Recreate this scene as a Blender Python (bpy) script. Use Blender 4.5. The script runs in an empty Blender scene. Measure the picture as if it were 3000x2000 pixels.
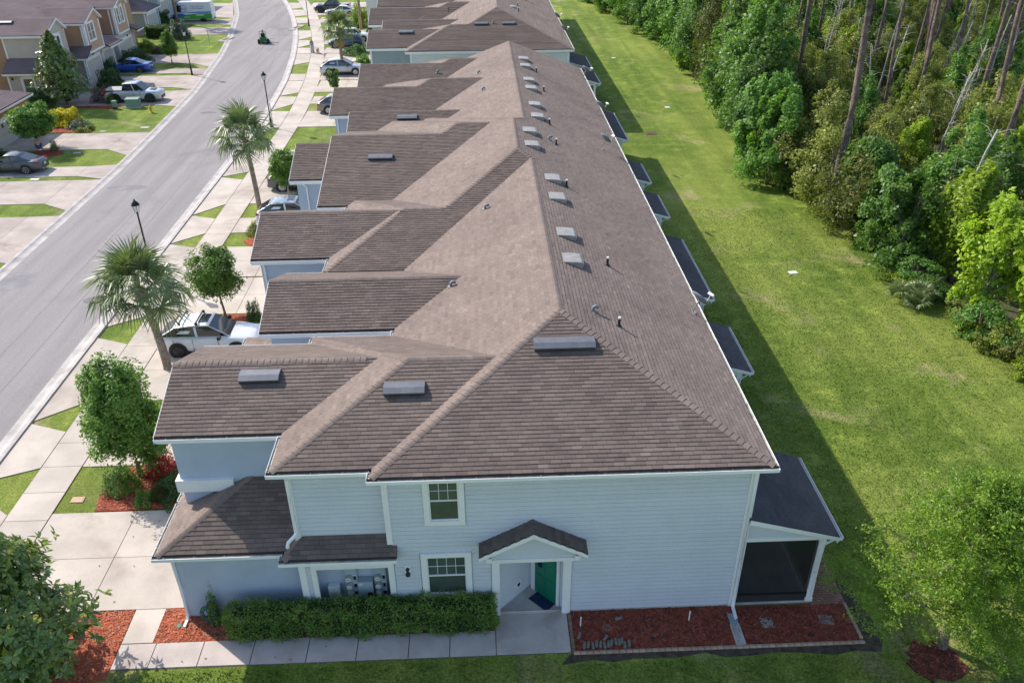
import bpy, bmesh, math, random
import numpy as np
from mathutils import Vector, Matrix

SC = bpy.context.scene
COL = SC.collection
rng = np.random.default_rng(7)
random.seed(7)
R = math.radians

# ---------------------------------------------------------------- camera
def make_camera():
    p, yw, ro = R(30.82), R(2.127), R(0.42)
    f = Vector((math.sin(yw)*math.cos(p), math.cos(yw)*math.cos(p), -math.sin(p)))
    rt = Vector((math.cos(yw), -math.sin(yw), 0)); dn = f.cross(rt)
    rt2 = rt*math.cos(ro)+dn*math.sin(ro); dn2 = -rt*math.sin(ro)+dn*math.cos(ro)
    c = bpy.data.cameras.new('camera'); o = bpy.data.objects.new('camera', c); COL.objects.link(o)
    c.sensor_width = 36; c.lens = 2406.1/3000*36; c.clip_end = 2000; c.clip_start = 0.5
    m = Matrix.Identity(4)
    for i in range(3):
        m[i][0] = rt2[i]; m[i][1] = -dn2[i]; m[i][2] = -f[i]
    m.translation = Vector((0, -18.16, 21.0))
    o.matrix_world = m
    SC.camera = o
make_camera()

# ---------------------------------------------------------------- world, sun, exposure
SUN_AZ, SUN_EL = -51.2, 39.4
w = bpy.data.worlds.new('World'); SC.world = w; w.use_nodes = True
nt = w.node_tree
sky = nt.nodes.new('ShaderNodeTexSky'); sky.sky_type = 'NISHITA'; sky.sun_disc = False
sky.sun_elevation = R(SUN_EL); sky.sun_rotation = R(SUN_AZ % 360); sky.air_density = 1.0; sky.dust_density = 1.0
nt.links.new(sky.outputs[0], nt.nodes['Background'].inputs[0])
nt.nodes['Background'].inputs[1].default_value = 0.15
sd = bpy.data.lights.new('sun', 'SUN'); sd.energy = 3.7; sd.angle = R(0.6); sd.color = (1, 0.93, 0.84)
so = bpy.data.objects.new('sun', sd); COL.objects.link(so)
to = Vector((math.sin(R(SUN_AZ))*math.cos(R(SUN_EL)), math.cos(R(SUN_AZ))*math.cos(R(SUN_EL)), math.sin(R(SUN_EL))))
so.rotation_euler = to.to_track_quat('Z', 'Y').to_euler()
so.location = (-40, 30, 60)
SC.view_settings.view_transform = 'Standard'; SC.view_settings.look = 'None'
SC.view_settings.exposure = 0.66; SC.view_settings.gamma = 1.0
SC.render.engine = 'CYCLES'

# ---------------------------------------------------------------- helpers
class MB:
    def __init__(s): s.v = []; s.f = []; s.m = []; s.t = []
    def add(s, vs, fs, mi=0, tone=None):
        n = len(s.v); s.v += [tuple(p) for p in vs]
        for f in fs:
            s.f.append(tuple(i+n for i in f)); s.m.append(mi); s.t.append(0.5 if tone is None else tone)
    def box(s, x0, x1, y0, y1, z0, z1, mi=0, tone=None):
        s.add([(x0,y0,z0),(x1,y0,z0),(x1,y1,z0),(x0,y1,z0),(x0,y0,z1),(x1,y0,z1),(x1,y1,z1),(x0,y1,z1)],
              [(0,3,2,1),(4,5,6,7),(0,1,5,4),(1,2,6,5),(2,3,7,6),(3,0,4,7)], mi, tone)
    def obox(s, c, h, M=None, mi=0):
        vs = []
        for sz in (-1, 1):
            for sx, sy in ((-1,-1),(1,-1),(1,1),(-1,1)):
                p = Vector((sx*h[0], sy*h[1], sz*h[2]))
                if M is not None: p = M @ p
                vs.append(tuple(p+Vector(c)))
        s.add(vs, [(0,3,2,1),(4,5,6,7),(0,1,5,4),(1,2,6,5),(2,3,7,6),(3,0,4,7)], mi)
    def bar(s, a, b, w, h, mi=0):
        a = Vector(a); b = Vector(b); d = b-a; L = d.length
        q = d.to_track_quat('X', 'Z').to_matrix()
        s.obox((a+b)/2, (L/2, w/2, h/2), q, mi)
    def prism(s, poly, z0, z1, mi=0, mi_side=None, tone=None):
        n = len(poly)
        f0 = z0 if callable(z0) else (lambda x, y: z0); f1 = z1 if callable(z1) else (lambda x, y: z1)
        vs = [(x,y,f0(x,y)) for x,y in poly]+[(x,y,f1(x,y)) for x,y in poly]
        s.add(vs, [tuple(range(n-1,-1,-1)), tuple(range(n,2*n))], mi, tone)
        k = len(s.v)-2*n
        for i in range(n):
            j = (i+1) % n
            s.f.append((k+i,k+j,k+n+j,k+n+i)); s.m.append(mi if mi_side is None else mi_side); s.t.append(0.5 if tone is None else tone)
    def tube(s, pts, rad, n=8, mi=0, caps=True, phase=0.0, flat=1.0):
        pts = [Vector(p) for p in pts]
        if not hasattr(rad, '__len__'): rad = [rad]*len(pts)
        k = len(s.v); up = Vector((0,0,1))
        for i, p in enumerate(pts):
            d = (pts[min(i+1,len(pts)-1)]-pts[max(i-1,0)]).normalized()
            a = d.cross(up)
            if a.length < 1e-3: a = d.cross(Vector((0,1,0)))
            a.normalize(); b = d.cross(a)
            for j in range(n):
                t = phase+2*math.pi*j/n
                s.v.append(tuple(p+a*(rad[i]*math.cos(t))+b*(rad[i]*flat*math.sin(t))))
        for i in range(len(pts)-1):
            for j in range(n):
                jj = (j+1) % n
                s.f.append((k+i*n+j, k+i*n+jj, k+(i+1)*n+jj, k+(i+1)*n+j)); s.m.append(mi); s.t.append(.5)
        if caps:
            s.f.append(tuple(k+j for j in range(n-1,-1,-1))); s.m.append(mi); s.t.append(.5)
            e = k+(len(pts)-1)*n
            s.f.append(tuple(e+j for j in range(n))); s.m.append(mi); s.t.append(.5)
    def lathe(s, prof, n=16, c=(0,0,0), mi=0, axis='Z'):
        k = len(s.v)
        for r_, z in prof:
            for j in range(n):
                t = 2*math.pi*j/n
                p = (r_*math.cos(t), r_*math.sin(t), z)
                if axis == 'Y': p = (p[0], p[2], p[1])
                if axis == 'X': p = (p[2], p[0], p[1])
                s.v.append((p[0]+c[0], p[1]+c[1], p[2]+c[2]))
        for i in range(len(prof)-1):
            for j in range(n):
                jj = (j+1) % n
                s.f.append((k+i*n+j, k+i*n+jj, k+(i+1)*n+jj, k+(i+1)*n+j)); s.m.append(mi); s.t.append(.5)
        s.f.append(tuple(k+j for j in range(n-1,-1,-1))); s.m.append(mi); s.t.append(.5)
        e = k+(len(prof)-1)*n
        s.f.append(tuple(e+j for j in range(n))); s.m.append(mi); s.t.append(.5)
    def mesh(s, name, mats, smooth=False, tone=False):
        me = bpy.data.meshes.new(name); me.from_pydata(s.v, [], s.f)
        if not isinstance(mats, (list, tuple)): mats = [mats]
        for m in mats: me.materials.append(m)
        if len(mats) > 1: me.polygons.foreach_set('material_index', s.m)
        if smooth: me.polygons.foreach_set('use_smooth', [True]*len(me.polygons))
        if tone:
            at = me.attributes.new('tone', 'FLOAT', 'FACE'); at.data.foreach_set('value', s.t)
        me.update()
        return me

PMAT = {}
def link(name, data, parent=None, world=True):
    o = bpy.data.objects.new(name, data); COL.objects.link(o)
    if parent is not None:
        o.parent = parent
        if world and parent.name in PMAT: o.matrix_parent_inverse = PMAT[parent.name].inverted()
    return o
def part(name, mb, mats, parent=None, smooth=False, tone=False, world=True, sub=0, label=None, recalc=True):
    me = mb.mesh(name, mats, smooth, tone)
    if recalc:
        bm = bmesh.new(); bm.from_mesh(me); bmesh.ops.recalc_face_normals(bm, faces=bm.faces); bm.to_mesh(me); bm.free()
    o = link(name, me, parent, world)
    if world: PMAT[o.name] = Matrix.Identity(4)
    if sub:
        md = o.modifiers.new('sub', 'SUBSURF'); md.levels = sub; md.render_levels = sub
    if label: o['label'] = label
    return o
def tag(o, label, cat, group=None):
    o['label'] = label; o['category'] = cat
    if group: o['group'] = group
    return o
def struct(o): o['kind'] = 'structure'; return o
def stuff(o): o['kind'] = 'stuff'; return o
def thing(name, label, cat, loc=(0,0,0), rz=0, group=None):
    o = bpy.data.objects.new(name, None); COL.objects.link(o); o.empty_display_size = .3
    o.location = loc; o.rotation_euler = (0,0,rz)
    PMAT[o.name] = Matrix.Translation(Vector(loc)) @ Matrix.Rotation(rz, 4, 'Z')
    return tag(o, label, cat, group)
def dup(o, parent=None):
    c = o.copy(); COL.objects.link(c); c.parent = parent
    for ch in list(o.children):
        dup(ch, c)
    return c
def fastmesh(name, V, F, mat, smooth=False):
    me = bpy.data.meshes.new(name); V = np.asarray(V, dtype=np.float32); F = np.asarray(F, dtype=np.int32); k = F.shape[1]
    me.vertices.add(len(V)); me.vertices.foreach_set('co', V.ravel())
    me.loops.add(F.size); me.loops.foreach_set('vertex_index', F.ravel())
    me.polygons.add(len(F)); me.polygons.foreach_set('loop_start', np.arange(0, F.size, k, dtype=np.int32)); me.polygons.foreach_set('loop_total', np.full(len(F), k, dtype=np.int32))
    for m in (mat if isinstance(mat, (list, tuple)) else [mat]): me.materials.append(m)
    if smooth: me.polygons.foreach_set('use_smooth', [True]*len(F))
    me.update(calc_edges=True); return me

# ---------------------------------------------------------------- materials
def mixrgb(nt, fac, a, b, mode='MIX'):
    n = nt.nodes.new('ShaderNodeMix'); n.data_type = 'RGBA'; n.blend_type = mode
    def setin(i, v):
        if hasattr(v, 'is_output') or hasattr(v, 'links'): nt.links.new(v, n.inputs[i])
        else: n.inputs[i].default_value = v if i == 0 else (*v[:3], 1)
    setin(0, fac); setin(6, a); setin(7, b)
    return n.outputs[2]
def noise(nt, vec, scale, detail=4, rough=.55, dist=0):
    n = nt.nodes.new('ShaderNodeTexNoise'); n.inputs['Scale'].default_value = scale; n.inputs['Detail'].default_value = detail
    n.inputs['Roughness'].default_value = rough; n.inputs['Distortion'].default_value = dist
    nt.links.new(vec, n.inputs['Vector']); return n.outputs['Fac']
def ramp(nt, fac, a, b):
    n = nt.nodes.new('ShaderNodeMapRange'); n.inputs[1].default_value = a; n.inputs[2].default_value = b
    n.interpolation_type = 'SMOOTHSTEP'; nt.links.new(fac, n.inputs[0]); return n.outputs[0]
def newmat(name):
    m = bpy.data.materials.new(name); m.use_nodes = True; t = m.node_tree; b = t.nodes['Principled BSDF']
    tc = t.nodes.new('ShaderNodeTexCoord')
    return m, t, b, tc.outputs['Object']
def bump(t, b, h, strength, dist=.02):
    n = t.nodes.new('ShaderNodeBump'); n.inputs['Strength'].default_value = strength; n.inputs['Distance'].default_value = dist
    t.links.new(h, n.inputs['Height']); t.links.new(n.outputs[0], b.inputs['Normal'])
def dk(c, k): return tuple(x*k for x in c)
def MT(name, col, rough=.7, var=.12, scale=2.0, fine=30.0, fvar=.08, bmp=0.0, bsc=40.0, bdist=.01, col2=None, metal=0, spec=.35, orand=0.0, tone=0.0, coat=0, stain=None, stain_sc=.6, trans=0, thr=(.5,.75)):
    m, t, b, vec = newmat(name)
    c = mixrgb(t, ramp(t, noise(t, vec, scale), .3, .7), dk(col, 1-var), col2 if col2 else dk(col, 1+var))
    if fvar: c = mixrgb(t, 1.0, c, mixrgb(t, ramp(t, noise(t, vec, fine, 2), .25, .75), (1-fvar,)*3, (1+fvar,)*3), 'MULTIPLY')
    if stain: c = mixrgb(t, ramp(t, noise(t, vec, stain_sc, 5, .6, .4), *thr), c, stain)
    if orand:
        oi = t.nodes.new('ShaderNodeObjectInfo'); mr = t.nodes.new('ShaderNodeMapRange'); mr.inputs[3].default_value = 1-orand; mr.inputs[4].default_value = 1+orand
        t.links.new(oi.outputs['Random'], mr.inputs[0]); c = mixrgb(t, 1.0, c, mr.outputs[0], 'MULTIPLY')
    if tone:
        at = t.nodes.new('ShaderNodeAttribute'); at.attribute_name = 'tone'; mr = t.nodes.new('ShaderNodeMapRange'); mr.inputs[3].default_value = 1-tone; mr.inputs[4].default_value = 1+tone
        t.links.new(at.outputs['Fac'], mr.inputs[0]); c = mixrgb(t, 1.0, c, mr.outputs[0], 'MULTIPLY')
    t.links.new(c, b.inputs['Base Color'])
    b.inputs['Roughness'].default_value = rough; b.inputs['Metallic'].default_value = metal; b.inputs['Specular IOR Level'].default_value = spec
    if coat: b.inputs['Coat Weight'].default_value = coat; b.inputs['Coat Roughness'].default_value = .05
    if bmp: bump(t, b, noise(t, vec, bsc, 3), bmp, bdist)
    return m
def leafmat(name, a, b_, c_=None, rough=.45, spec=.35, sc=.9, trans=.25, orand=.18):
    m, t, b, vec = newmat(name)
    col = mixrgb(t, ramp(t, noise(t, vec, sc, 3), .35, .65), a, b_)
    if c_: col = mixrgb(t, ramp(t, noise(t, vec, sc*6, 2), .55, .72), col, c_)
    oi = t.nodes.new('ShaderNodeObjectInfo')
    mr = t.nodes.new('ShaderNodeMapRange'); mr.inputs[3].default_value = 1-orand; mr.inputs[4].default_value = 1+orand
    t.links.new(oi.outputs['Random'], mr.inputs[0]); col = mixrgb(t, 1.0, col, mr.outputs[0], 'MULTIPLY')
    t.links.new(col, b.inputs['Base Color']); b.inputs['Roughness'].default_value = rough; b.inputs['Specular IOR Level'].default_value = spec
    tr = t.nodes.new('ShaderNodeBsdfTranslucent'); t.links.new(mixrgb(t, 1.0, col, (1.3,1.4,.6), 'MULTIPLY'), tr.inputs['Color'])
    mx = t.nodes.new('ShaderNodeMixShader'); mx.inputs[0].default_value = trans
    t.links.new(b.outputs[0], mx.inputs[1]); t.links.new(tr.outputs[0], mx.inputs[2])
    t.links.new(mx.outputs[0], t.nodes['Material Output'].inputs[0])
    return m
K = {}
K['asphalt'] = MT('asphalt', (.295,.272,.268), .95, .10, .35, 60, .2, .35, 90, .01, stain=(.235,.218,.215), stain_sc=.16, spec=.12)
K['kerb'] = MT('kerb_concrete', (.46,.42,.395), .85, .14, 1.2, 40, .1, .2, 60, .008, stain=(.30,.27,.25), stain_sc=.7)
K['conc'] = MT('slab_concrete', (.50,.437,.375), .85, .10, .7, 45, .07, .2, 70, .006, orand=.07, stain=(.36,.295,.25), stain_sc=.33)
K['concL'] = MT('stained_drive_concrete', (.41,.345,.305), .85, .14, .5, 45, .08, .2, 70, .006, orand=.10, stain=(.28,.215,.185), stain_sc=.45)
K['walk'] = MT('walk_concrete', (.50,.43,.39), .85, .10, 1.2, 45, .08, .2, 70, .006, orand=.06, stain=(.40,.32,.28), stain_sc=.8)
K['mulch'] = MT('red_mulch', (.42,.082,.035), .9, .35, 3, 55, .45, .9, 60, .03)
K['mulchd'] = MT('dark_red_mulch', (.29,.055,.032), .9, .4, 3, 55, .45, .9, 60, .03)
K['chipR'] = MT('red_mulch_chip', (.50,.12,.055), .85, .45, 9, 60, .2, col2=(.62,.25,.14))
K['soil'] = MT('dark_soil', (.075,.058,.042), .95, .4, 4, 40, .4, .8, 40, .03)
K['litter'] = MT('leaf_litter', (.105,.085,.045), .95, .4, 2, 25, .4, .8, 30, .05, stain=(.06,.085,.025), stain_sc=.9, thr=(.42,.6))
K['shingleD'] = MT('shade_toned_shingle', (.095,.088,.092), .92, .12, .6, 70, .18, .3, 120, .006, tone=.28, spec=.2)  # darker shingle copy with the porch roofs' shade put into its colour
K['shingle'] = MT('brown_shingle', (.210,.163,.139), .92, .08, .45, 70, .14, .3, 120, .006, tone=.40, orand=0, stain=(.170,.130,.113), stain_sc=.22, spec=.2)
K['shedge'] = MT('shingle_butt_edge', (.055,.044,.040), .95, .1, 3, fvar=0)
K['deck'] = MT('roof_felt', (.06,.05,.048), .95, .1, 3, fvar=0)
K['stuccoB'] = MT('blue_stucco', (.44,.50,.60), .85, .04, 1.5, 50, .07, .5, 70, .008)
K['sidingB'] = MT('pale_blue_siding', (.60,.63,.685), .55, .03, .8, 20, .03, .06, 20, .004, orand=.025)
K['white'] = MT('white_trim', (.80,.80,.79), .5, .03, 1.5, 20, .03)
K['whitealu'] = MT('white_aluminium', (.82,.82,.82), .35, .03, 2, fvar=.02)
K['gutin'] = MT('dirty_gutter_inside', (.44,.41,.34), .6, .25, 3, 20, .15)
K['glass'] = MT('window_glass', (.065,.09,.08), .06, .3, .6, fvar=0, spec=.8)
K['blind'] = MT('window_blind', (.50,.53,.52), .6, .05, 2, fvar=0)
K['green'] = MT('green_door_paint', (.012,.17,.10), .35, .06, 2, fvar=.03)
K['navy'] = MT('navy_mat', (.012,.03,.075), .95, .15, 6, 60, .3)
K['darkscreen'] = None
K['black'] = MT('black_plastic', (.02,.02,.022), .5, .1, 5, fvar=.05)
K['alu'] = MT('vent_metal', (.36,.335,.31), .5, .12, 4, 20, .06, metal=.35)
K['aluD'] = MT('slant_vent_metal', (.17,.175,.19), .5, .10, 3, 20, .06, metal=.4)
K['grey'] = MT('grey_metal', (.30,.34,.37), .5, .08, 4, 20, .06)
K['meter'] = MT('meter_enclosure_paint', (.34,.42,.46), .5, .07, 2, 20, .05)
K['bark'] = MT('grey_brown_bark', (.20,.165,.135), .9, .3, 3, 20, .35, .9, 18, .03)
K['pinebark'] = MT('pine_bark', (.155,.115,.098), .95, .35, 2.5, 14, .45, 1.0, 9, .06)
K['palebark'] = MT('pale_bark', (.36,.34,.31), .9, .25, 2, 14, .3, .6, 12, .03)
K['palmbark'] = MT('palm_trunk_bark', (.27,.215,.165), .9, .3, 4, 16, .35, .9, 14, .03)
K['brickE'] = MT('edging_brick_clay', (.42,.29,.215), .85, .25, 5, 30, .15, orand=.15)
K['paver'] = MT('red_brick_paver', (.30,.155,.115), .85, .25, 2, 30, .15, .3, 40, .005, orand=.22)
# ================================================================ GROUND
def lawn_material():
    m, t, b, vec = newmat('lawn_grass')
    lush, mid, dry = (.142,.216,.033), (.232,.288,.058), (.38,.34,.17)
    big = noise(t, vec, .10, 5, .6, .3); med = noise(t, vec, .9, 4, .6); fin = noise(t, vec, 14, 3, .65); vf = noise(t, vec, 55, 2, .7)
    c = mixrgb(t, ramp(t, big, .38, .62), lush, mid)
    c = mixrgb(t, ramp(t, med, .45, .75), c, dk(mid, 1.25))
    dn = noise(t, vec, .22, 6, .65, .6)
    c = mixrgb(t, ramp(t, dn, .55, .72), c, dry)
    mp = t.nodes.new('ShaderNodeMapping'); mp.inputs['Scale'].default_value = (1.0,.06,1); t.links.new(vec, mp.inputs['Vector'])
    st = noise(t, mp.outputs[0], .8, 3, .5, .15); c = mixrgb(t, 1.0, c, mixrgb(t, ramp(t, st, .35, .65), (.80,.84,.78), (1.14,1.10,1.12)), 'MULTIPLY')
    bare = noise(t, vec, .35, 7, .7, .8); c = mixrgb(t, ramp(t, bare, .66, .74), c, (.36,.27,.16))
    m5 = noise(t, vec, 4.5, 4, .7); c = mixrgb(t, 1.0, c, mixrgb(t, ramp(t, m5, .3, .7), (.80,.84,.8), (1.18,1.14,1.15)), 'MULTIPLY')
    c = mixrgb(t, 1.0, c, mixrgb(t, ramp(t, fin, .28, .72), (.58,.64,.55), (1.38,1.32,1.35)), 'MULTIPLY')
    c = mixrgb(t, 1.0, c, mixrgb(t, ramp(t, vf, .25, .75), (.72,)*3, (1.28,)*3), 'MULTIPLY')
    t.links.new(c, b.inputs['Base Color']); b.inputs['Roughness'].default_value = .9; b.inputs['Specular IOR Level'].default_value = .15
    mh = t.nodes.new('ShaderNodeMath'); mh.operation = 'ADD'; t.links.new(fin, mh.inputs[0]); t.links.new(vf, mh.inputs[1])
    bump(t, b, mh.outputs[0], .9, .05)
    return m
K['lawn'] = lawn_material()
mb = MB(); mb.add([(-300,-120,0),(300,-120,0),(300,400,0),(-300,400,0)], [(0,1,2,3)])
struct(part('lawn', mb, K['lawn']))

# road edge curves (measured in metres along y)
_yy = np.arange(-40, 171, 1.0)
def _sm(ys, xs):
    x = np.interp(_yy, ys, xs); k = np.exp(-np.linspace(-2,2,13)**2); k /= k.sum()
    return np.convolve(np.pad(x, 6, mode='edge'), k, 'valid')
_R = _sm([-40,55,61,72.6,85.9,97.9,111.4,123.6,140,170], [-20.05,-20.02,-20.15,-20.84,-22.4,-24.3,-27.13,-30.3,-35.2,-45])
_L = _sm([-40,44,53.7,68.2,86.5,99.5,115.9,130.4,150,170], [-28.0,-28.05,-28.4,-29.08,-31.06,-33.1,-36.3,-40.2,-46.5,-54])
kR = lambda y: float(np.interp(y, _yy, _R)); kL = lambda y: float(np.interp(y, _yy, _L))
def strip(name, fa, fb, za, zb, y0, y1, step=1.0):
    mb = MB(); ys = np.arange(y0, y1+.01, step); vs = []
    for y in ys: vs += [(fa(y), y, za), (fb(y), y, zb)]
    mb.add(vs, [(2*i, 2*i+1, 2*i+3, 2*i+2) for i in range(len(ys)-1)]); return mb
struct(part('road', strip('road', lambda y: kL(y)-.02, lambda y: kR(y)+.02, .008, .008, -40, 168), K['asphalt']))
def kerb(f, sgn):
    mb = MB(); ys = np.arange(-40, 168.1, 1.5); prof = [(-.28,.012),(0,.016),(.14,.05),(.24,.095),(.42,.10),(.44,-.02)]
    vs = [(f(y)+sgn*o, y, z) for y in ys for o, z in prof]; n = len(prof)
    mb.add(vs, [(i*n+j, i*n+j+1, (i+1)*n+j+1, (i+1)*n+j) for i in range(len(ys)-1) for j in range(n-1)])
    return struct(part('kerb', mb, K['kerb'], smooth=False))
kerb(kR, 1); kerb(kL, -1)
def road_material():
    m, t, b, vec = newmat('worn_asphalt')
    mp = t.nodes.new('ShaderNodeMapping'); mp.inputs['Scale'].default_value = (1.0,.045,1); t.links.new(vec, mp.inputs['Vector'])
    c = mixrgb(t, ramp(t, noise(t, mp.outputs[0], 1.1, 4, .6, .2), .3, .7), (.262,.240,.236), (.318,.294,.288))
    c = mixrgb(t, ramp(t, noise(t, vec, .13, 5, .65, .5), .52, .70), c, (.235,.214,.212))
    c = mixrgb(t, ramp(t, noise(t, vec, .9, 6, .75, 1.2), .64, .70), c, (.215,.195,.195))
    c = mixrgb(t, 1.0, c, mixrgb(t, ramp(t, noise(t, vec, 60, 2), .25, .75), (.84,)*3, (1.16,)*3), 'MULTIPLY')
    c = mixrgb(t, 1.0, c, mixrgb(t, ramp(t, noise(t, vec, 9, 3), .3, .7), (.94,)*3, (1.06,)*3), 'MULTIPLY')
    t.links.new(c, b.inputs['Base Color']); b.inputs['Roughness'].default_value = .95; b.inputs['Specular IOR Level'].default_value = .12
    bump(t, b, noise(t, vec, 90, 3), .35, .01); return m
bpy.data.objects['road'].data.materials[0] = road_material()
# crack seams and worn patches in the asphalt
mb = MB()
for f0, off in ((lambda y: (kL(y)+kR(y))/2+.35, 0), (lambda y: kR(y)-2.1, 0)):
    ys = np.arange(-5, 140, .8); o = [.02*math.sin(y*1.7)+.02*random.random() for y in ys]
    vs = []
    for i, y in enumerate(ys): vs += [(f0(y)+o[i]-.016, y, .0115), (f0(y)+o[i]+.016, y, .0115)]
    mb.add(vs, [(2*i,2*i+1,2*i+3,2*i+2) for i in range(len(ys)-1)])
K['seam'] = MT('asphalt_seam', (.17,.16,.168), .9, .2, 2)
seam = part('paving_seam', mb, K['seam'], bpy.data.objects['road'])
for (x, y, rx, ry, c) in [(-21.4,22.6,.55,.42,'manhole_patch'),(-25.9,40.4,1.5,.5,'asphalt_patch'),(-27.2,25.2,1.3,1.2,'asphalt_patch'),(-25.6,60.5,.7,.35,'asphalt_patch')]:
    mb = MB(); n = 18
    mb.prism([(x+rx*math.cos(2*math.pi*i/n)*(1+.1*random.random()), y+ry*math.sin(2*math.pi*i/n)*(1+.1*random.random())) for i in range(n)], .003, .0118)
    part('asphalt_patch', mb, K['seam'] if rx < 1 else MT('repair_patch', (.235,.22,.23), .9, .15, 1), bpy.data.objects['road'])

def slab(poly, parent, mat, name='slab', z1=.035, j=.012, z0=-.05):
    cx = sum(p[0] for p in poly)/len(poly); cy = sum(p[1] for p in poly)/len(poly)
    q = []
    for x, y in poly:
        d = math.hypot(x-cx, y-cy); k = max(0, (d-j*1.4)/d) if d else 1
        q.append((cx+(x-cx)*k, cy+(y-cy)*k))
    mb = MB(); mb.prism(q, z0, z1); return part(name, mb, mat, parent)
def group(name):
    mb = MB(); o = bpy.data.objects.new(name, None); COL.objects.link(o); o['kind'] = 'structure'; PMAT[o.name] = Matrix.Identity(4); return o
# joint filler below slabs
K['joint'] = MT('joint_dirt', (.17,.14,.115), .95, .2, 3)
sw = struct(part('sidewalk', strip('s', lambda y: kR(y)+2.2, lambda y: kR(y)+3.8, .010, .010, -12, 140), K['joint']))
y = -12.0
while y < 138:
    y2 = y+1.55
    slab([(kR(y)+2.2,y),(kR(y)+3.8,y),(kR(y2)+3.8,y2),(kR(y2)+2.2,y2)], sw, K['conc'], z1=.04)
    y = y2
# right-hand driveways: (y0,y1 at the walk, y0k,y1k at the kerb, depth x)
DR = [(0.7,5.4,-.2,6.7,-9.95),(8.1,10.5,7.4,11.15,-10.0),(12.67,17.7,11.3,18.4,-10.0),(20.6,24.9,19.5,25.0,-10.2),(25.05,29.3,25.05,29.9,-10.2),(31.5,34.0,30.0,34.6,-10.2),
      (36.6,41.6,34.7,42.2,-10),(43.3,48.6,42.3,49.2,-10),(55.2,60.4,54.2,60.6,-10),(63.0,65.8,60.8,66.0,-10),(67.5,72.5,66.2,72.6,-11),(72.7,75.7,72.7,75.8,-11),
      (81.6,86.2,80.2,86.4,-11.5),(86.4,89.8,86.5,89.9,-12),(92,94.6,90,94.8,-12),(97,101.5,95,101.6,-13),(107.6,112,107,112.2,-14),(114,119,113,119.2,-15),(121,126,120,126.2,-16)]
dw = group('driveway')
for (a, b, ak, bk, xd) in DR:
    mb = MB(); xs0 = kR((a+b)/2)+3.8
    mb.add([(kR(ak)+.43,ak,.012),(kR(a)+2.2,a,.012),(kR(b)+2.2,b,.012),(kR(bk)+.43,bk,.012)], [(0,1,2,3)])
    mb.add([(kR(a)+3.8,a,.012),(xd,a,.012),(xd,b,.012),(kR(b)+3.8,b,.012)], [(0,1,2,3)])
    base = part('joint_bed', mb, K['joint'], dw)
    slab([(kR(ak)+.44,ak),(kR(a)+2.18,a),(kR(b)+2.18,b),(kR(bk)+.44,bk)], dw, K['conc'], 'apron_slab')
    nx = 2; ny = 2 if b-a > 3.4 else 1
    for i in range(nx):
        xa = xs0+(xd-xs0)*i/nx; xb = xs0+(xd-xs0)*(i+1)/nx
        for jn in range(ny):
            ya = a+(b-a)*jn/ny; yb = a+(b-a)*(jn+1)/ny
            slab([(xa+(.02 if i==0 else 0),ya),(xb,ya),(xb,yb),(xa+(.02 if i==0 else 0),yb)], dw, K['conc'])
# left-hand driveways
DL = [(28.2,35.0,27.6,35.1),(37.4,42.2,36.0,42.25),(43.1,45.35,42.35,45.7),(49.7,54.35,47.9,54.4),(63.6,69.1,62.9,69.4),(70.6,75.9,69.45,75.9),(76.95,79.2,76.0,79.1),(82.1,87.0,79.9,87.3),(99.7,104.9,99.6,104.9),(107.7,111.3,106.7,112.2),(113.9,126.7,112.4,128.0)]
dl = group('driveway')
for (a, b, ak, bk) in DL:
    xk = kL((ak+bk)/2); xd = -40.0 if a < 60 else -41.6 if a < 95 else -47
    mb = MB(); mb.add([(kL(ak)-.43,ak,.012),(xk-2.6,a,.012),(xk-2.6,b,.012),(kL(bk)-.43,bk,.012)], [(0,3,2,1)])
    mb.add([(xk-2.6,a,.012),(xd,a,.012),(xd,b,.012),(xk-2.6,b,.012)], [(0,3,2,1)]); part('joint_bed', mb, K['joint'], dl)
    slab([(kL(ak)-.44,ak),(xk-2.6,a),(xk-2.6,b),(kL(bk)-.44,bk)], dl, K['concL'], 'apron_slab')
    xm = (xk-2.6+xd)/2; ny = 2 if b-a > 4 else 1
    for xa, xb in ((xk-2.6,xm),(xm,xd)):
        for jn in range(ny):
            ya = a+(b-a)*jn/ny; yb = a+(b-a)*(jn+1)/ny
            slab([(xa,ya),(xb,ya),(xb,yb),(xa,yb)], dl, K['concL'])
# front walk along the near wall
fw = struct(part('front_walk', (lambda m: (m.add([(-11.52,-1.6,.012),(2.36,-1.6,.012),(2.36,0.02,.012),(0.06,0.02,.012),(0.06,-.64,.012),(-11.52,-.64,.012)], [(0,1,2,3,4,5)]), m)[1])(MB()), K['joint']))
xs = [-11.52,-10.42,-8.95,-7.38,-5.70,-4.19,-2.61,-1.35,.07]
for a, b in zip(xs, xs[1:]): slab([(a,-1.58),(b,-1.58),(b,-.66),(a,-.66)], fw, K['walk'])
slab([(.07,-1.58),(2.36,-1.58),(2.36,.0),(.07,.0)], fw, K['walk'])
slab([(-11.52,-.65),(-10.55,-.65),(-10.55,.70),(-11.52,.70)], fw, K['conc'])
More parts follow.
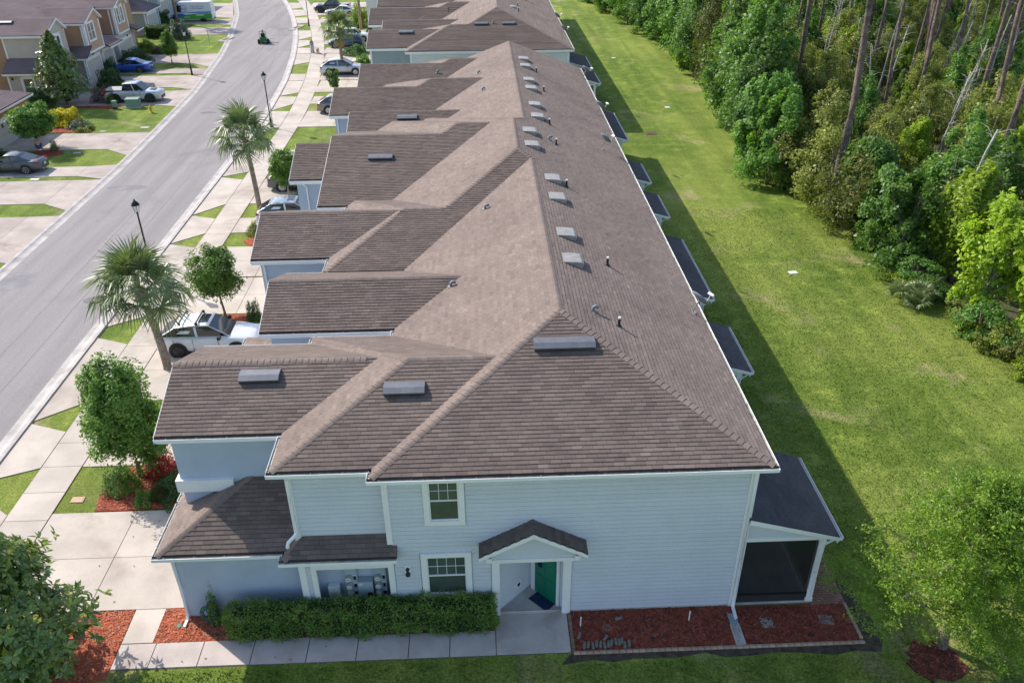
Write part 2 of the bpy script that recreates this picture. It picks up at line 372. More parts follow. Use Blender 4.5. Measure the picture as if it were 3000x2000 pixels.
# mulch beds with loose chips
def blob(cx, cy, rx, ry, n=16, j=.14, seed=0):
    r_ = random.Random(seed); return [(cx+rx*math.cos(2*math.pi*i/n)*(1+j*(r_.random()-.5)*2), cy+ry*math.sin(2*math.pi*i/n)*(1+j*(r_.random()-.5)*2)) for i in range(n)]
def inpoly(px, py, poly):
    ins = np.zeros(len(px), bool); n = len(poly); j = n-1
    for i in range(n):
        xi, yi = poly[i]; xj, yj = poly[j]
        c = ((yi > py) != (yj > py)) & (px < (xj-xi)*(py-yi)/((yj-yi) if abs(yj-yi) > 1e-9 else 1e-9)+xi); ins ^= c; j = i
    return ins
def bed(poly, mat='mulch', chips=260, z=.03, chipmat='chipR'):
    mb = MB(); mb.prism(poly, -.02, z); b = struct(part('mulch_bed', mb, K[mat]))
    x0 = min(p[0] for p in poly); x1 = max(p[0] for p in poly); y0 = min(p[1] for p in poly); y1 = max(p[1] for p in poly)
    n = int(chips*(x1-x0)*(y1-y0)); px = rng.uniform(x0, x1, n); py = rng.uniform(y0, y1, n); k = inpoly(px, py, poly); px = px[k]; py = py[k]; n = len(px)
    if n:
        a = rng.uniform(0, math.pi, n); L = rng.uniform(.03, .09, n); W = rng.uniform(.008, .018, n); tl = rng.uniform(-.35, .35, n); zz = z+rng.uniform(.006, .03, n)
        dx, dy = np.cos(a)*L/2, np.sin(a)*L/2; wx, wy = -np.sin(a)*W, np.cos(a)*W; dz = tl*L/2
        V = np.stack([np.stack([px-dx-wx,py-dy-wy,zz-dz],1), np.stack([px+dx-wx,py+dy-wy,zz+dz],1), np.stack([px+dx+wx,py+dy+wy,zz+dz+.006],1), np.stack([px-dx+wx,py-dy+wy,zz-dz+.006],1)], 1).reshape(-1, 3)
        o = link('mulch_chips', fastmesh('mulch_chips', V, np.arange(4*n).reshape(-1, 4), K[chipmat]), b); stuff(o)
    return b
K['chipD'] = MT('dark_mulch_chip', (.27,.06,.035), .85, .5, 9, 60, .2, col2=(.36,.12,.075))
bed([(-10.54,-.655),(-8.0,-.655),(-8.0,.34),(-9.8,.34),(-9.95,.68),(-10.54,.68)], 'mulch', 420)
bed([(-8.0,-.655),(.05,-.655),(.05,-.02),(-5.9,-.02),(-5.9,.34),(-8.0,.34)], 'mulchd', 160, chipmat='chipD')
bed([(-13.1,-2.1),(-11.54,-1.9),(-11.54,.68),(-12.9,.62),(-13.6,.2),(-14.6,-.8)], 'mulch', 420)
bed([(2.52,-1.58),(7.36,-1.58),(7.36,-.02),(2.52,-.02)], 'mulchd', 420, chipmat='chipD')
bed([(7.36,-1.58),(11.3,-1.60),(11.3,-.10),(7.82,-.08),(7.36,-.02)], 'mulchd', 420, z=.028, chipmat='chipD')
K['mulchdd'] = MT('old_dark_mulch', (.13,.035,.024), .9, .4, 3, 55, .45, .9, 60, .03)
bed(blob(13.3,-2.4,.8,.75,seed=3,j=.25,n=26), 'mulchdd', 260, chipmat='chipD')
bed([(-14.7,5.45),(-9.9,5.5),(-9.9,8.05),(-14.2,8.05),(-14.95,6.9)], 'mulchd', 260)
bed([(-14.6,18.6),(-10.0,18.3),(-10.0,20.5),(-13.6,20.5),(-14.5,19.6)], 'mulch', 160)
bed(blob(-14.2,30.2,.8,.75,seed=4), 'mulch', 120); bed(blob(-13.5,36.2,.9,.4,seed=5), 'mulch', 100)
bed(blob(-35.4,48.9,1.25,1.0,seed=6), 'mulchd', 90, chipmat='chipD'); bed([(-40,63.2),(-35.2,62.4),(-34.6,63.3),(-35.2,64.2),(-40,66)], 'mulchd', 60, chipmat='chipD')
bed([(-37.6,54.8),(-34.2,54.7),(-34.4,55.8),(-36.8,57.4),(-38.6,57.6)], 'mulchd', 60, chipmat='chipD')
bed(blob(-42.4,108.9,2.4,1.0,seed=8), 'mulch', 30); bed(blob(-12.6,94.5,1.5,.9,seed=9), 'mulch', 30)
# bare soil strip in front of the edged bed, forest floor, dry patches
mb = MB(); mb.prism([(x_+random.uniform(-.05,.05), y_+random.uniform(-.06,.06)) for x_, y_ in [(2.0,-1.98),(3,-1.86),(3.6,-1.93),(4.2,-1.84),(5,-1.95),(5.6,-1.88),(6.4,-1.82),(7,-1.92),(7.8,-1.99),(8.6,-1.86),(9.5,-1.9),(10.3,-1.98),(11,-1.9),(11.75,-2.0),(12.1,-1.5),(11.9,.4),(11.5,.9),(11.42,-.1),(11.42,-1.66),(2.4,-1.66),(2.3,-1.75)]], -.02, .008); struct(part('soil_strip', mb, K['soil']))
FL = [(29.1, 9.5), (26.7, 11.8), (26.1, 14), (25.5, 17), (25.2, 19.0), (24.1, 20.8), (25.2, 25.8), (25.6, 29), (24.6, 32), (23.8, 36.6), (22.5, 39), (23.6, 44.6), (24.5, 50), (24.6, 56.4), (26.2, 63.5), (24.4, 69.7), (26.0, 81), (26.0, 90), (23.2, 100.8), (20.6, 118), (18.2, 130), (12, 150), (300, 150), (300, -60), (60, -60), (27, 5)]
mb = MB(); mb.add([(x,y,.012) for x,y in FL], [tuple(range(len(FL)))]); struct(part('forest_floor', mb, K['litter']))
# brick edging round the bed
ed = thing('brick_edging', 'low tan brick edging round the red mulch bed beside the walk', 'edging', (2.45,-1.6,0))
proto = None
def brick(parent, c, h, rz, mat, name='brick', cache={}):
    key = (name, h, mat.name)
    if key not in cache:
        mb = MB(); a, b_, d = h; e = .012
        mb.add([(-a,-b_,-d),(a,-b_,-d),(a,b_,-d),(-a,b_,-d),(-a,-b_,d-e),(a,-b_,d-e),(a,b_,d-e),(-a,b_,d-e),(-a+e,-b_+e,d),(a-e,-b_+e,d),(a-e,b_-e,d),(-a+e,b_-e,d)],
               [(0,3,2,1),(0,1,5,4),(1,2,6,5),(2,3,7,6),(3,0,4,7),(4,5,9,8),(5,6,10,9),(6,7,11,10),(7,4,8,11),(8,9,10,11)])
        cache[key] = mb.mesh(name, mat)
    o = link(name, cache[key], parent); o.location = c; o.rotation_euler = (0,0,rz); return o
x = 2.42
while x < 11.36: brick(ed, (x+.1,-1.63+.004*random.random(),.035), (.095,.045,.05), random.uniform(-.03,.03), K['brickE']); x += .2
y = -1.5
while y < -.15: brick(ed, (11.37,y+.1,.035), (.045,.095,.05), random.uniform(-.03,.03), K['brickE']); y += .2
y = -1.55
while y < -.05: brick(ed, (2.44,y+.05,.018), (.055,.045,.03), random.uniform(-.03,.03), K['paver']); y += .1
# paver patio behind the screened porch
pt = struct(part('patio', (lambda m: (m.box(10.28,11.42,-.12,2.2,-.05,.012), m)[1])(MB()), K['joint']))
r0 = 0; y = -.11
while y < 2.1:
    x = 10.29+(.0 if r0 % 2 else -.1)
    while x < 11.4:
        xa = max(x, 10.29); xb = min(x+.198, 11.42)
        if xb-xa > .05: brick(pt, ((xa+xb)/2, y+.05, .02+.004*random.random()), (round((xb-xa)/2-.004,3), .045, .02), 0, K['paver'], 'paver')
        x += .202
    y += .1; r0 += 1
# lawn covers, drain grate
def disc(name, label, cat, x, y, r_, mat, z=.03, n=16, group=None):
    mb = MB(); mb.lathe([(r_,0),(r_,z),(r_*.86,z+.008),(r_*.8,z+.002),(0.01,z+.004)], n); o = part(name, mb, mat, world=False); o.location = (x,y,0); return tag(o, label, cat, group)
def lid(name, label, cat, x, y, sx, sy, mat, rz=0, z=.03, group=None, split=0):
    mb = MB(); mb.box(-sx,sx,-sy,sy,0,z); mb.box(-sx*.85,sx*.85,-sy*.85,sy*.85,z,z+.008)
    for i in range(split): mb.box(-sx*.8, sx*.8, -sy*.7+1.4*sy*i/max(1,split-1)-.01, -sy*.7+1.4*sy*i/max(1,split-1)+.01, z+.008, z+.02)
    o = part(name, mb, mat, world=False); o.location = (x,y,0); o.rotation_euler[2] = rz; return tag(o, label, cat, group)
K['lidw'] = MT('white_cover', (.72,.72,.70), .6, .1); K['lidg'] = MT('grey_cover', (.36,.37,.33), .7, .15); K['rust'] = MT('rusty_grate', (.16,.10,.07), .8, .3, 6)
lid('utility_cover', 'white rectangular cover set in the mown lawn near the palmettos', 'cover', 17.83, 23.92, .24, .17, K['lidw'], .1)
lid('drain_grate', 'rusty double drain grate in the lawn where the building shadow ends', 'drain', 14.72, 51.3, .55, .38, K['rust'], .1, .03, None, 5)
lid('utility_cover', 'small white cover in the lawn far behind the gap between buildings', 'cover', 15.91, 81.5, .22, .2, K['lidw'])
lid('utility_cover', 'small white cover in the sunny lawn between shadow and trees', 'cover', 17.84, 59.6, .22, .2, K['lidw'], .3)
lid('utility_cover', 'oval grey cover in the lawn beside the fire hydrant', 'cover', -29.9, 55.9, .38, .3, K['lidg'])
lid('utility_cover', 'flat brown cover in lawn near the yellow shrub', 'cover', -33.2, 54.9, .3, .18, K['lidg'])
lid('utility_cover', 'grey cover in the lawn beside the grey sedan', 'cover', -33.0, 48.9, .3, .2, K['lidg'])
lid('utility_cover', 'long pale cover in the thin grass strip by the sedan', 'cover', -33.6, 42.6, .33, .16, K['lidw'])
lid('meter_cover', 'tan meter box cover in the grass beside the first driveway', 'cover', -15.6, 6.15, .24, .16, MT('tan_cover', (.50,.33,.22), .7), 0)
disc('yard_drain', 'green drain cap in bright red mulch by the corner downspout', 'drain', -9.93, -.02, .1, MT('green_cap', (.05,.24,.17), .6, .1), .05)
disc('yard_drain', 'black round drain cap in the mulch below the screened porch', 'drain', 9.85, -1.28, .09, K['black'], .05)
disc('yard_drain', 'black round drain cap in mulch beside the pale edging logs', 'drain', 4.95, -1.22, .075, K['black'], .05)
disc('stepping_stone', 'round flat brown stone lying in mulch above the edging logs', 'stone', 3.56, -.72, .15, MT('brown_stone', (.22,.15,.12), .9, .2, 5), .04)
lid('stepping_stone', 'square grey paving stone sunk in mulch below the porch screen', 'stone', 8.65, -.75, .2, .2, K['lidg'], .05)
lid('stepping_stone', 'tilted grey paving stone sunk in mulch by the porch post', 'stone', 10.55, -.72, .22, .18, MT('grey_paver_stone', (.27,.25,.24), .9, .2, 5), -.12)

# blades of turf close to the camera
def turf():
    n = 210000; r_ = np.random.default_rng(3)
    X = r_.uniform(-13,26,n); Y = -4.2+38*r_.random(n)**1.55
    ok = ((Y < -1.75) & (X < 26)) | ((X > 11.55) & (X < 25.5)) | ((X > 7.9) & (Y > 3.9) & (X < 25.5))
    ok &= ~((X > 2) & (X < 12.2) & (Y > -2.02) & (Y < .9)) & ~((X < -11.3) & (Y > -2.6)) & ~(((X-13.3)**2+(Y+2.4)**2) < .7) & ~((X > 7.6) & (X < 10.6) & (Y > 8.9) & (Y < 34))
    X = X[ok]; Y = Y[ok]; n = len(X); a = r_.uniform(0,6.28,n); h = r_.uniform(.025,.075,n); w_ = r_.uniform(.012,.026,n); ln = r_.uniform(.2,1.1,n)*h; b = r_.uniform(0,6.28,n)
    Z = np.zeros(n)
    V = np.stack([np.stack([X-np.cos(a)*w_,Y-np.sin(a)*w_,Z],1), np.stack([X+np.cos(a)*w_,Y+np.sin(a)*w_,Z],1), np.stack([X+np.cos(b)*ln,Y+np.sin(b)*ln,h],1)],1).reshape(-1,3)
    o = link('grass', fastmesh('grass', V, np.arange(len(V)).reshape(-1,3), K['lawn'])); stuff(o); o['label'] = 'short green turf blades growing on the near lawn'; o['category'] = 'grass'
turf()
# ================================================================ BUILDINGS
def clip2(poly, a, b, c):
    out = []; n = len(poly)
    for i in range(n):
        p, q = poly[i], poly[(i+1) % n]; dp = a*p[0]+b*p[1]-c; dq = a*q[0]+b*q[1]-c
        if dp <= 1e-9: out.append(p)
        if (dp < -1e-9 and dq > 1e-9) or (dp > 1e-9 and dq < -1e-9):
            t = dp/(dp-dq); out.append((p[0]+t*(q[0]-p[0]), p[1]+t*(q[1]-p[1])))
    return out
class Sec:
    """one roof volume: the lower envelope of sloping planes over a rectangle"""
    def __init__(s, x0, x1, y0, y1, zb=6.1, N=None, F=None, W=None, E=None, wall=None, inset=.3):
        s.x0, s.x1, s.y0, s.y1, s.zb, s.wall, s.inset = x0, x1, y0, y1, zb, wall, inset
        s.pl = []
        if N: s.pl.append(('N', 0, N, zb-N*y0))
        if F: s.pl.append(('F', 0, -F, zb+F*y1))
        if W: s.pl.append(('W', W, 0, zb-W*x0))
        if E: s.pl.append(('E', -E, 0, zb+E*x1))
    def z(s, x, y):
        if x < s.x0-1e-6 or x > s.x1+1e-6 or y < s.y0-1e-6 or y > s.y1+1e-6: return -1
        return min(gx*x+gy*y+c for _, gx, gy, c in s.pl)
    def polys(s):
        res = []
        for i, (k, gx, gy, c) in enumerate(s.pl):
            P = [(s.x0,s.y0),(s.x1,s.y0),(s.x1,s.y1),(s.x0,s.y1)]
            for j, (k2, gx2, gy2, c2) in enumerate(s.pl):
                if j != i and P: P = clip2(P, gx-gx2, gy-gy2, c2-c)
            if len(P) >= 3: res.append((k, gx, gy, c, P))
        return res

CAMP = Vector((0,-18.16,21))
def build_roof(parent, secs, near_n=0, tabw=.305, expo=.142, butt=.022, mats=None, capw=.135, gut=True, gutter_kinds='NFWE', cap_near=0, name='roof', trough=True):
    mats = mats or [K['shingle'], K['shedge']]
    deck = MB(); tabs = []; caps = []
    rr = random.Random(11)
    def hidden(s, x, y, z):
        me = secs.index(s)
        for i, o in enumerate(secs):
            if o is s: continue
            d = o.z(x, y)-z
            if d > .03 or (d > -.012 and i < me and o.z(x, y) > 0): return True
        return False
    def caphid(s, x, y, nx, ny):
        for t in (-.3, .3):
            xx, yy = x+nx*t, y+ny*t; e = min(gx_*xx+gy_*yy+c_ for _, gx_, gy_, c_ in s.pl)
            if any(o is not s and o.z(xx, yy) > e+.012 for o in secs): return True
        return False
    for s in secs:
        for k, gx, gy, c, P in s.polys():
            zf = lambda x, y, gx=gx, gy=gy, c=c: gx*x+gy*y+c
            deck.prism(P, lambda x, y: zf(x,y)-.13, lambda x, y: zf(x,y)-.004)
            g = math.hypot(gx, gy); ca = 1/math.sqrt(1+g*g); st = expo*ca
            if k in 'NF':
                us = [p[0] for p in P]; vs = [(p[1]-s.y0) if k == 'N' else (s.y1-p[1]) for p in P]
                to = (lambda u, v, s=s: (u, s.y0+v)) if k == 'N' else (lambda u, v, s=s: (u, s.y1-v))
            else:
                us = [p[1] for p in P]; vs = [(p[0]-s.x0) if k == 'W' else (s.x1-p[0]) for p in P]
                to = (lambda u, v, s=s: (s.x0+v, u)) if k == 'W' else (lambda u, v, s=s: (s.x1-v, u))
            UV = list(zip(us, vs)); u0, u1, v0, v1 = min(us), max(us), min(vs), max(vs)
            n = int((v1-v0)/st)+1
            for i in range(n):
                a = v0+i*st; b = min(a+st*1.02, v1)
                if b-a < .01: continue
                row = clip2(clip2(UV, 0, 1, b), 0, -1, -a)
                if len(row) < 3: continue
                ru0 = min(p[0] for p in row); ru1 = max(p[0] for p in row)
                off = (i*.37 % 1)*tabw+rr.uniform(-.04,.04)
                j0 = int((ru0-off)//tabw); j1 = int((ru1-off)//tabw)+1
                roww = rr.uniform(-.12,.12)
                for j in range(j0, j1+1):
                    ua = off+j*tabw+.003; ub = ua+tabw-.006
                    q = clip2(clip2(row, 1, 0, ub), -1, 0, -ua)
                    if len(q) < 3: continue
                    cu = sum(p[0] for p in q)/len(q); cv = sum(p[1] for p in q)/len(q); cx, cy = to(cu, cv)
                    if all(hidden(s, *to(*p), zf(*to(*p))) for p in q): continue
                    tb = butt*rr.uniform(.8,1.1); wob = rr.uniform(-.004,.004)
                    q2 = []
                    for p in q:
                        v = p[1]
                        if abs(v-a) < 1e-6: v = a+wob
                        q2.append((p[0], v))
                    top = []; bot = []
                    for (uu, vv) in q2:
                        X, Y = to(uu, vv); t = (vv-a)/(b-a); zz = zf(X, Y)
                        top.append((X, Y, zz+tb*(1-t)+.004*t)); bot.append((X, Y, zz-.003))
                    m = len(top); fs = [tuple(range(m))]; ms = [0]
                    for e in range(m):
                        f = (e+1) % m
                        low = q2[e][1] < a+.02 and q2[f][1] < a+.02
                        hi = q2[e][1] > b-.003 and q2[f][1] > b-.003
                        if hi: continue
                        fs.append((m+e, m+f, f, e)); ms.append(1)
                    tone = min(1, max(0, {'N':.20,'F':.3,'E':.45,'W':.63}[k]+roww*.28+rr.gauss(0,.09)))  # tone by slope facing paints sun and shade into shingles, plus algae on N
                    d = (Vector(top[0])-CAMP).length
                    tabs.append((d, top+bot, fs, ms, tone, len(top)))
            # hip and ridge caps along edges shared with another plane
            for e in range(len(P)):
                p, q = P[e], P[(e+1) % len(P)]; mx, my = (p[0]+q[0])/2, (p[1]+q[1])/2
                for k2, gx2, gy2, c2 in s.pl:
                    if k2 <= k: continue
                    if abs(gx2*p[0]+gy2*p[1]+c2-zf(*p)) < 1e-5 and abs(gx2*q[0]+gy2*q[1]+c2-zf(*q)) < 1e-5:
                        if zf(*p) > zf(*q): p, q = q, p
                        L = math.hypot(q[0]-p[0], q[1]-p[1])
                        if L < .1: continue
                        dx, dy = (q[0]-p[0])/L, (q[1]-p[1])/L; nn = int(L/.2)
                        for i in range(nn):
                            t0 = i*L/nn; t1 = t0+L/nn*1.12
                            A = (p[0]+dx*t0, p[1]+dy*t0); B = (p[0]+dx*t1, p[1]+dy*t1)
                            if caphid(s, (A[0]+B[0])/2, (A[1]+B[1])/2, -dy, dx): continue
                            def env(x, y): return min(gx_*x+gy_*y+c_ for _, gx_, gy_, c_ in s.pl)
                            vs_ = []
                            for (X, Y), h in ((A, .030), (B, .014)):
                                for sd_ in (-1, -.55, 0, .55, 1):
                                    x_ = X-dy*sd_*capw; y_ = Y+dx*sd_*capw
                                    vs_.append((x_, y_, env(x_, y_)+h*(1 if abs(sd_) < .9 else .85)+(.006 if abs(sd_) == .55 else 0)))
                            for sd_ in (-1, -.55, 0, .55, 1):
                                x_ = A[0]-dy*sd_*capw; y_ = A[1]+dx*sd_*capw; vs_.append((x_, y_, env(x_, y_)+.004))
                            fs = [(0,1,6,5),(1,2,7,6),(2,3,8,7),(3,4,9,8),(10,11,1,0),(11,12,2,1),(12,13,3,2),(13,14,4,3)]
                            d = (Vector(vs_[0])-CAMP).length
                            caps.append((d, vs_, fs, [0]*4+[1]*4, min(1, max(0, .5+rr.gauss(0,.07))), 4))
    roof = part(name, deck, K['deck'], parent)
    tabs.sort(key=lambda t: t[0]); caps.sort(key=lambda t: t[0])
    def emit(lst, near, nm, plural):
        for d, vs, fs, ms, tone, _ in lst[:near]:
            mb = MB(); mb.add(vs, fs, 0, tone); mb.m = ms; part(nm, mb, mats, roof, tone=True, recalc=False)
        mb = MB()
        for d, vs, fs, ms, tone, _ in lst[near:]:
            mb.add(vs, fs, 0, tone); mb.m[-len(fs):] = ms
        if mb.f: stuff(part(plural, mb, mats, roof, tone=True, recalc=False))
    emit(tabs, near_n, 'shingle', 'shingles'); emit(caps, cap_near, 'ridge_cap', 'ridge_caps')
    # gutters, fascia and soffit
    if gut:
        for s in secs:
            sof = MB()
            P = [(s.x0+.0,s.y0+.0),(s.x1,s.y0),(s.x1,s.y1),(s.x0,s.y1)]
            for k, gx, gy, c in s.pl:
                if k not in gutter_kinds: continue
                if k == 'N': L0, L1, f = s.x0, s.x1, (lambda u, o, s=s: (u, s.y0-o))
                if k == 'F': L0, L1, f = s.x0, s.x1, (lambda u, o, s=s: (u, s.y1+o))
                if k == 'W': L0, L1, f = s.y0, s.y1, (lambda u, o, s=s: (s.x0-o, u))
                if k == 'E': L0, L1, f = s.y0, s.y1, (lambda u, o, s=s: (s.x1+o, u))
                us = np.linspace(L0, L1, max(8, int((L1-L0)/.1))); vis = []
                for u in us:
                    x, y = f(u, .06); me = secs.index(s)
                    same = any(i < me and o.zb == s.zb and any(p[0] == k for p in o.pl) and abs({'N':o.y0-s.y0,'F':o.y1-s.y1,'W':o.x0-s.x0,'E':o.x1-s.x1}[k]) < .05 and (o.x0-.01 <= u <= o.x1+.01 if k in 'NF' else o.y0-.01 <= u <= o.y1+.01) for i, o in enumerate(secs))
                    vis.append(not same and not any(o is not s and o.z(x, y) > s.zb-.15 for o in secs))
                i = 0
                while i < len(us):
                    if vis[i]:
                        j = i
                        while j+1 < len(us) and vis[j+1]: j += 1
                        if us[j]-us[i] > .25:
                            gutter(parent, f, us[i]-(.12 if i == 0 and k in 'NF' and any(p[0] == 'W' for p in s.pl) else 0), us[j]+(.12 if j == len(us)-1 and k in 'NF' and any(p[0] == 'E' for p in s.pl) else 0), s.zb, trough)
                        i = j+1
                    else: i += 1
    return roof
def gutter(parent, f, u0, u1, zb, trough=True):
    def B(mb, oa, ob, ua, ub, za, zb_, mi=0):
        xa, ya = f(ua, oa); xb, yb = f(ub, ob)
        mb.box(min(xa,xb), max(xa,xb), min(ya,yb), max(ya,yb), za, zb_, mi)
    g = MB(); zt = zb-.035; lo = zt-.115
    B(g, .118, .126, u0, u1, lo, zt, 0); B(g, .0, .118, u0, u1, lo, lo+.008, 0)
    B(g, .126, .136, u0, u1, zt-.012, zt+.004, 0)
    if trough: B(g, .004, .117, u0+.006, u1-.006, lo+.0085, zt-.035, 1); B(g, .110, .1175, u0+.006, u1-.006, zt-.035, zt-.006, 1)
    B(g, .0, .118, u0, u0+.006, lo+.008, zt, 0); B(g, .0, .118, u1-.006, u1, lo+.008, zt, 0)
    B(g, -.025, -.002, u0, u1, zb-.26, zb-.055, 0)
    go = part('gutter', g, [K['whitealu'], K['gutin']], parent)
    d = MB(); B(d, -.002, .022, u0, u1, zb-.055, zb-.012, 0); part('drip_edge', d, K['shedge'], go)
    if trough:
        st = MB(); u = u0+.35
        while u < u1: B(st, .0, .126, u, u+.015, zt-.012, zt-.002); u += .9
        part('strap', st, K['alu'], go)
def soffits(parent, secs, th=.02):
    mb = MB()
    for s in secs: mb.box(s.x0+.01, s.x1-.01, s.y0+.01, s.y1-.01, s.zb-.26-th*random.random(), s.zb-.235)
    part('soffit', mb, K['white'], parent)
def gable_end(parent, s, side, wallmat, base=None, rake=True, trim=None):
    """gable wall triangle and rake boards on the x0 ('W') or x1 ('E') end"""
    N = next(p for p in s.pl if p[0] == 'N'); F = next(p for p in s.pl if p[0] == 'F')
    zN = lambda y: N[2]*y+N[3]; zF = lambda y: F[2]*y+F[3]
    yr = (F[3]-N[3])/(N[2]-F[2]); zr = zN(yr)
    xw = s.x0+s.inset if side == 'W' else s.x1-s.inset; xr_ = s.x0 if side == 'W' else s.x1; sg = -1 if side == 'W' else 1
    zb = s.zb-.25 if base is None else base
    def quadprism(yz, xa, xb, mat, name):
        mb = MB(); n = len(yz); mb.add([(xa,y,z) for y,z in yz]+[(xb,y,z) for y,z in yz], [tuple(range(n)), tuple(range(2*n-1,n-1,-1))]+[(i,(i+1)%n,n+(i+1)%n,n+i) for i in range(n)]); return part(name, mb, mat, parent)
    quadprism([(s.y0+.3,zb),(s.y1-.3,zb),(s.y1-.3,zF(s.y1-.3)-.13),(yr,zr-.13),(s.y0+.3,zN(s.y0+.3)-.13)], xw, xw-sg*.15, wallmat, 'gable_wall')
    if rake:
        h = .2
        quadprism([(s.y0-.02,zN(s.y0)-.01),(yr,zr-.01),(yr,zr-h),(s.y0-.02,zN(s.y0)-h)], xr_, xr_+sg*.025, K['white'], 'rake_board')
        quadprism([(yr,zr-.01),(s.y1+.02,zF(s.y1)-.01),(s.y1+.02,zF(s.y1)-h),(yr,zr-h)], xr_+sg*.003, xr_+sg*.022, K['white'], 'rake_board')
        quadprism([(s.y0,zN(s.y0)-.14),(yr,zr-.14),(yr,zr-.16),(s.y0,zN(s.y0)-.16)], xr_, xw, K['white'], 'rake_soffit')
        quadprism([(yr,zr-.14),(s.y1,zF(s.y1)-.14),(s.y1,zF(s.y1)-.16),(yr,zr-.16)], xr_, xw, K['white'], 'rake_soffit')
def siding(parent, x0, x1, z0, z1, y, holes, mat, expo=.165, axis='y', sg=-1, name='siding_board'):
    """lap boards, each a wedge of its own, on a wall facing -y (axis y) or +x (axis x)"""
    z = z0
    while z < z1-.02:
        zt = min(z+expo*.915, z1); iv = [(x0, x1)]
        for hx0, hx1, hz0, hz1 in holes:
            if hz0 < z+expo*.75 and hz1 > z+expo*.25:
                nv = []
                for a, b in iv:
                    if hx1 <= a or hx0 >= b: nv.append((a, b)); continue
                    if hx0 > a: nv.append((a, hx0))
                    if hx1 < b: nv.append((hx1, b))
                iv = nv
        for a, b in iv:
            if b-a < .03: continue
            mb = MB(); lo, hi = .034, .027
            if axis == 'y':
                vs = [(a,y,z),(b,y,z),(b,y+sg*lo,z),(a,y+sg*lo,z),(a,y,zt),(b,y,zt),(b,y+sg*hi,zt),(a,y+sg*hi,zt)]
            else:
                vs = [(y,a,z),(y,b,z),(y+sg*lo,b,z),(y+sg*lo,a,z),(y,a,zt),(y,b,zt),(y+sg*hi,b,zt),(y+sg*hi,a,zt)]
            mb.add(vs, [(0,3,2,1),(4,5,6,7),(0,1,5,4),(1,2,6,5),(2,3,7,6),(3,0,4,7)])
            part(name, mb, mat, parent)
        z += expo
def window(parent, c, w_, h_, rz=0, trim=.11, cols=3, rows=2, sashes=2, blind=True, crown=0, grid_all=False, mull=0, tm=None, proud=.075):
    """sash window built facing local -y at c (bottom centre)"""
    tm = tm or K['white']; M_ = Matrix.Translation(Vector(c)) @ Matrix.Rotation(rz, 4, 'Z')
    def put(name, mb, mat, par):
        for i, v in enumerate(mb.v): mb.v[i] = tuple(M_ @ Vector(v))
        return part(name, mb, mat, par)
    a = w_/2
    f = MB(); t = trim
    f.box(-a-t, -a, -proud, .0, -t, h_+t); f.box(a, a+t, -proud, .0, -t, h_+t)
    f.box(-a, a, -proud+.002, .0, h_, h_+t*(1+crown)); f.box(-a, a, -proud-.006, .0, -t, 0)
    if crown: f.box(-a-t-.04, a+t+.04, -proud-.03, 0, h_+t*(1+crown), h_+t*(1+crown)+.06)
    wo = put('window', f, tm, parent)
    s = MB(); e = .035
    for xx in ((-a, -a+e), (a-e, a)): s.box(*xx, -.034, -.004, 0, h_)
    for zz in ((0, e), (h_-e, h_)): s.box(-a+e, a-e, -.033, -.004, *zz)
    if sashes == 2: s.box(-a+e, a-e, -.036, -.006, h_*.5-.022, h_*.5+.022)
    if mull: s.box(-mull, mull, -.04, -.002, e, h_-e)
    put('sash', s, K['white'], wo)
    z0g = h_*.5+.022 if not grid_all else e
    mg = MB()
    for i in range(1, cols):
        x = -a+e+(2*a-2*e)*i/cols; mg.box(x-.007, x+.007, -.024, -.010, z0g, h_-e)
    for j in range(1, rows):
        z = z0g+(h_-e-z0g)*j/rows; mg.box(-a+e, a-e, -.0235, -.0105, z-.007, z+.007)
    if mg.f: put('muntin', mg, K['white'], wo)
    for z0_, z1_ in (((e, h_*.5-.022), (h_*.5+.022, h_-e)) if sashes == 2 else ((e, h_-e),)):
        p = MB(); p.box(-a+e, a-e, -.008, -.004, z0_, z1_); put('pane', p, K['glass'], wo)
    return wo
def downspout(parent, pts, w_=.05):
    mb = MB(); mb.tube(pts, w_*1.2, 4, phase=math.pi/4, flat=.85); return part('downspout', mb, K['whitealu'], parent)

# ---------------------------------------------------------------- near townhouse building
T1 = thing('townhouse_building', 'long pale blue townhouse row with brown shingle roof and green front door', 'building', (2.4,0,0))
A = Sec(-3.3,8.05,-.4,24,N=.375,W=.369,E=.375)
B = Sec(-4.7,8.05,12.8,35.4,N=.27,F=.27,W=.36,E=.375)
C = Sec(-3.3,8.05,24,49.2,W=.369,E=.375)
M1 = Sec(-6.15,1.0,0,7.4,N=.36,F=.36,W=.36)
P1 = Sec(-9.95,-2,1.8,6.95,N=.375,F=.375)
W2 = Sec(-8.2,0,7.9,12.7,N=.375,F=.375)
P3 = Sec(-9.95,-3,14.17,19.65,N=.375,F=.375)
M3 = Sec(-6.58,0,12.8,20.95,N=.27,F=.27,W=.36)
P4 = Sec(-8.1,0,20.2,32.75,N=.26,F=.26)
M4 = Sec(-6.6,1.5,20.2,34.9,N=.26,F=.26,W=.36)
P4b = Sec(-10.2,-7.9,24.1,29.85,N=.375,F=.375)
W5 = Sec(-8.25,0,32.3,36.5,N=.375,F=.375)
P6 = Sec(-9.95,-2,36.55,42.65,N=.34,F=.34)
M6 = Sec(-7.1,.8,36.55,44.5,N=.34,F=.34,W=.36)
P7 = Sec(-9.0,-2,44,49.9,N=.34,F=.34)
M7 = Sec(-5.5,.8,44,51.1,N=.34,F=.34,W=.36)
UP = [A,B,C,M1,P1,W2,P3,M3,P4,M4,P4b,W5,P6,M6,P7,M7]
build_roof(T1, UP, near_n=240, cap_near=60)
for s in (P1,W2,P3,P4,P4b,W5,P6,P7): gable_end(T1, s, 'W', K['stuccoB'])
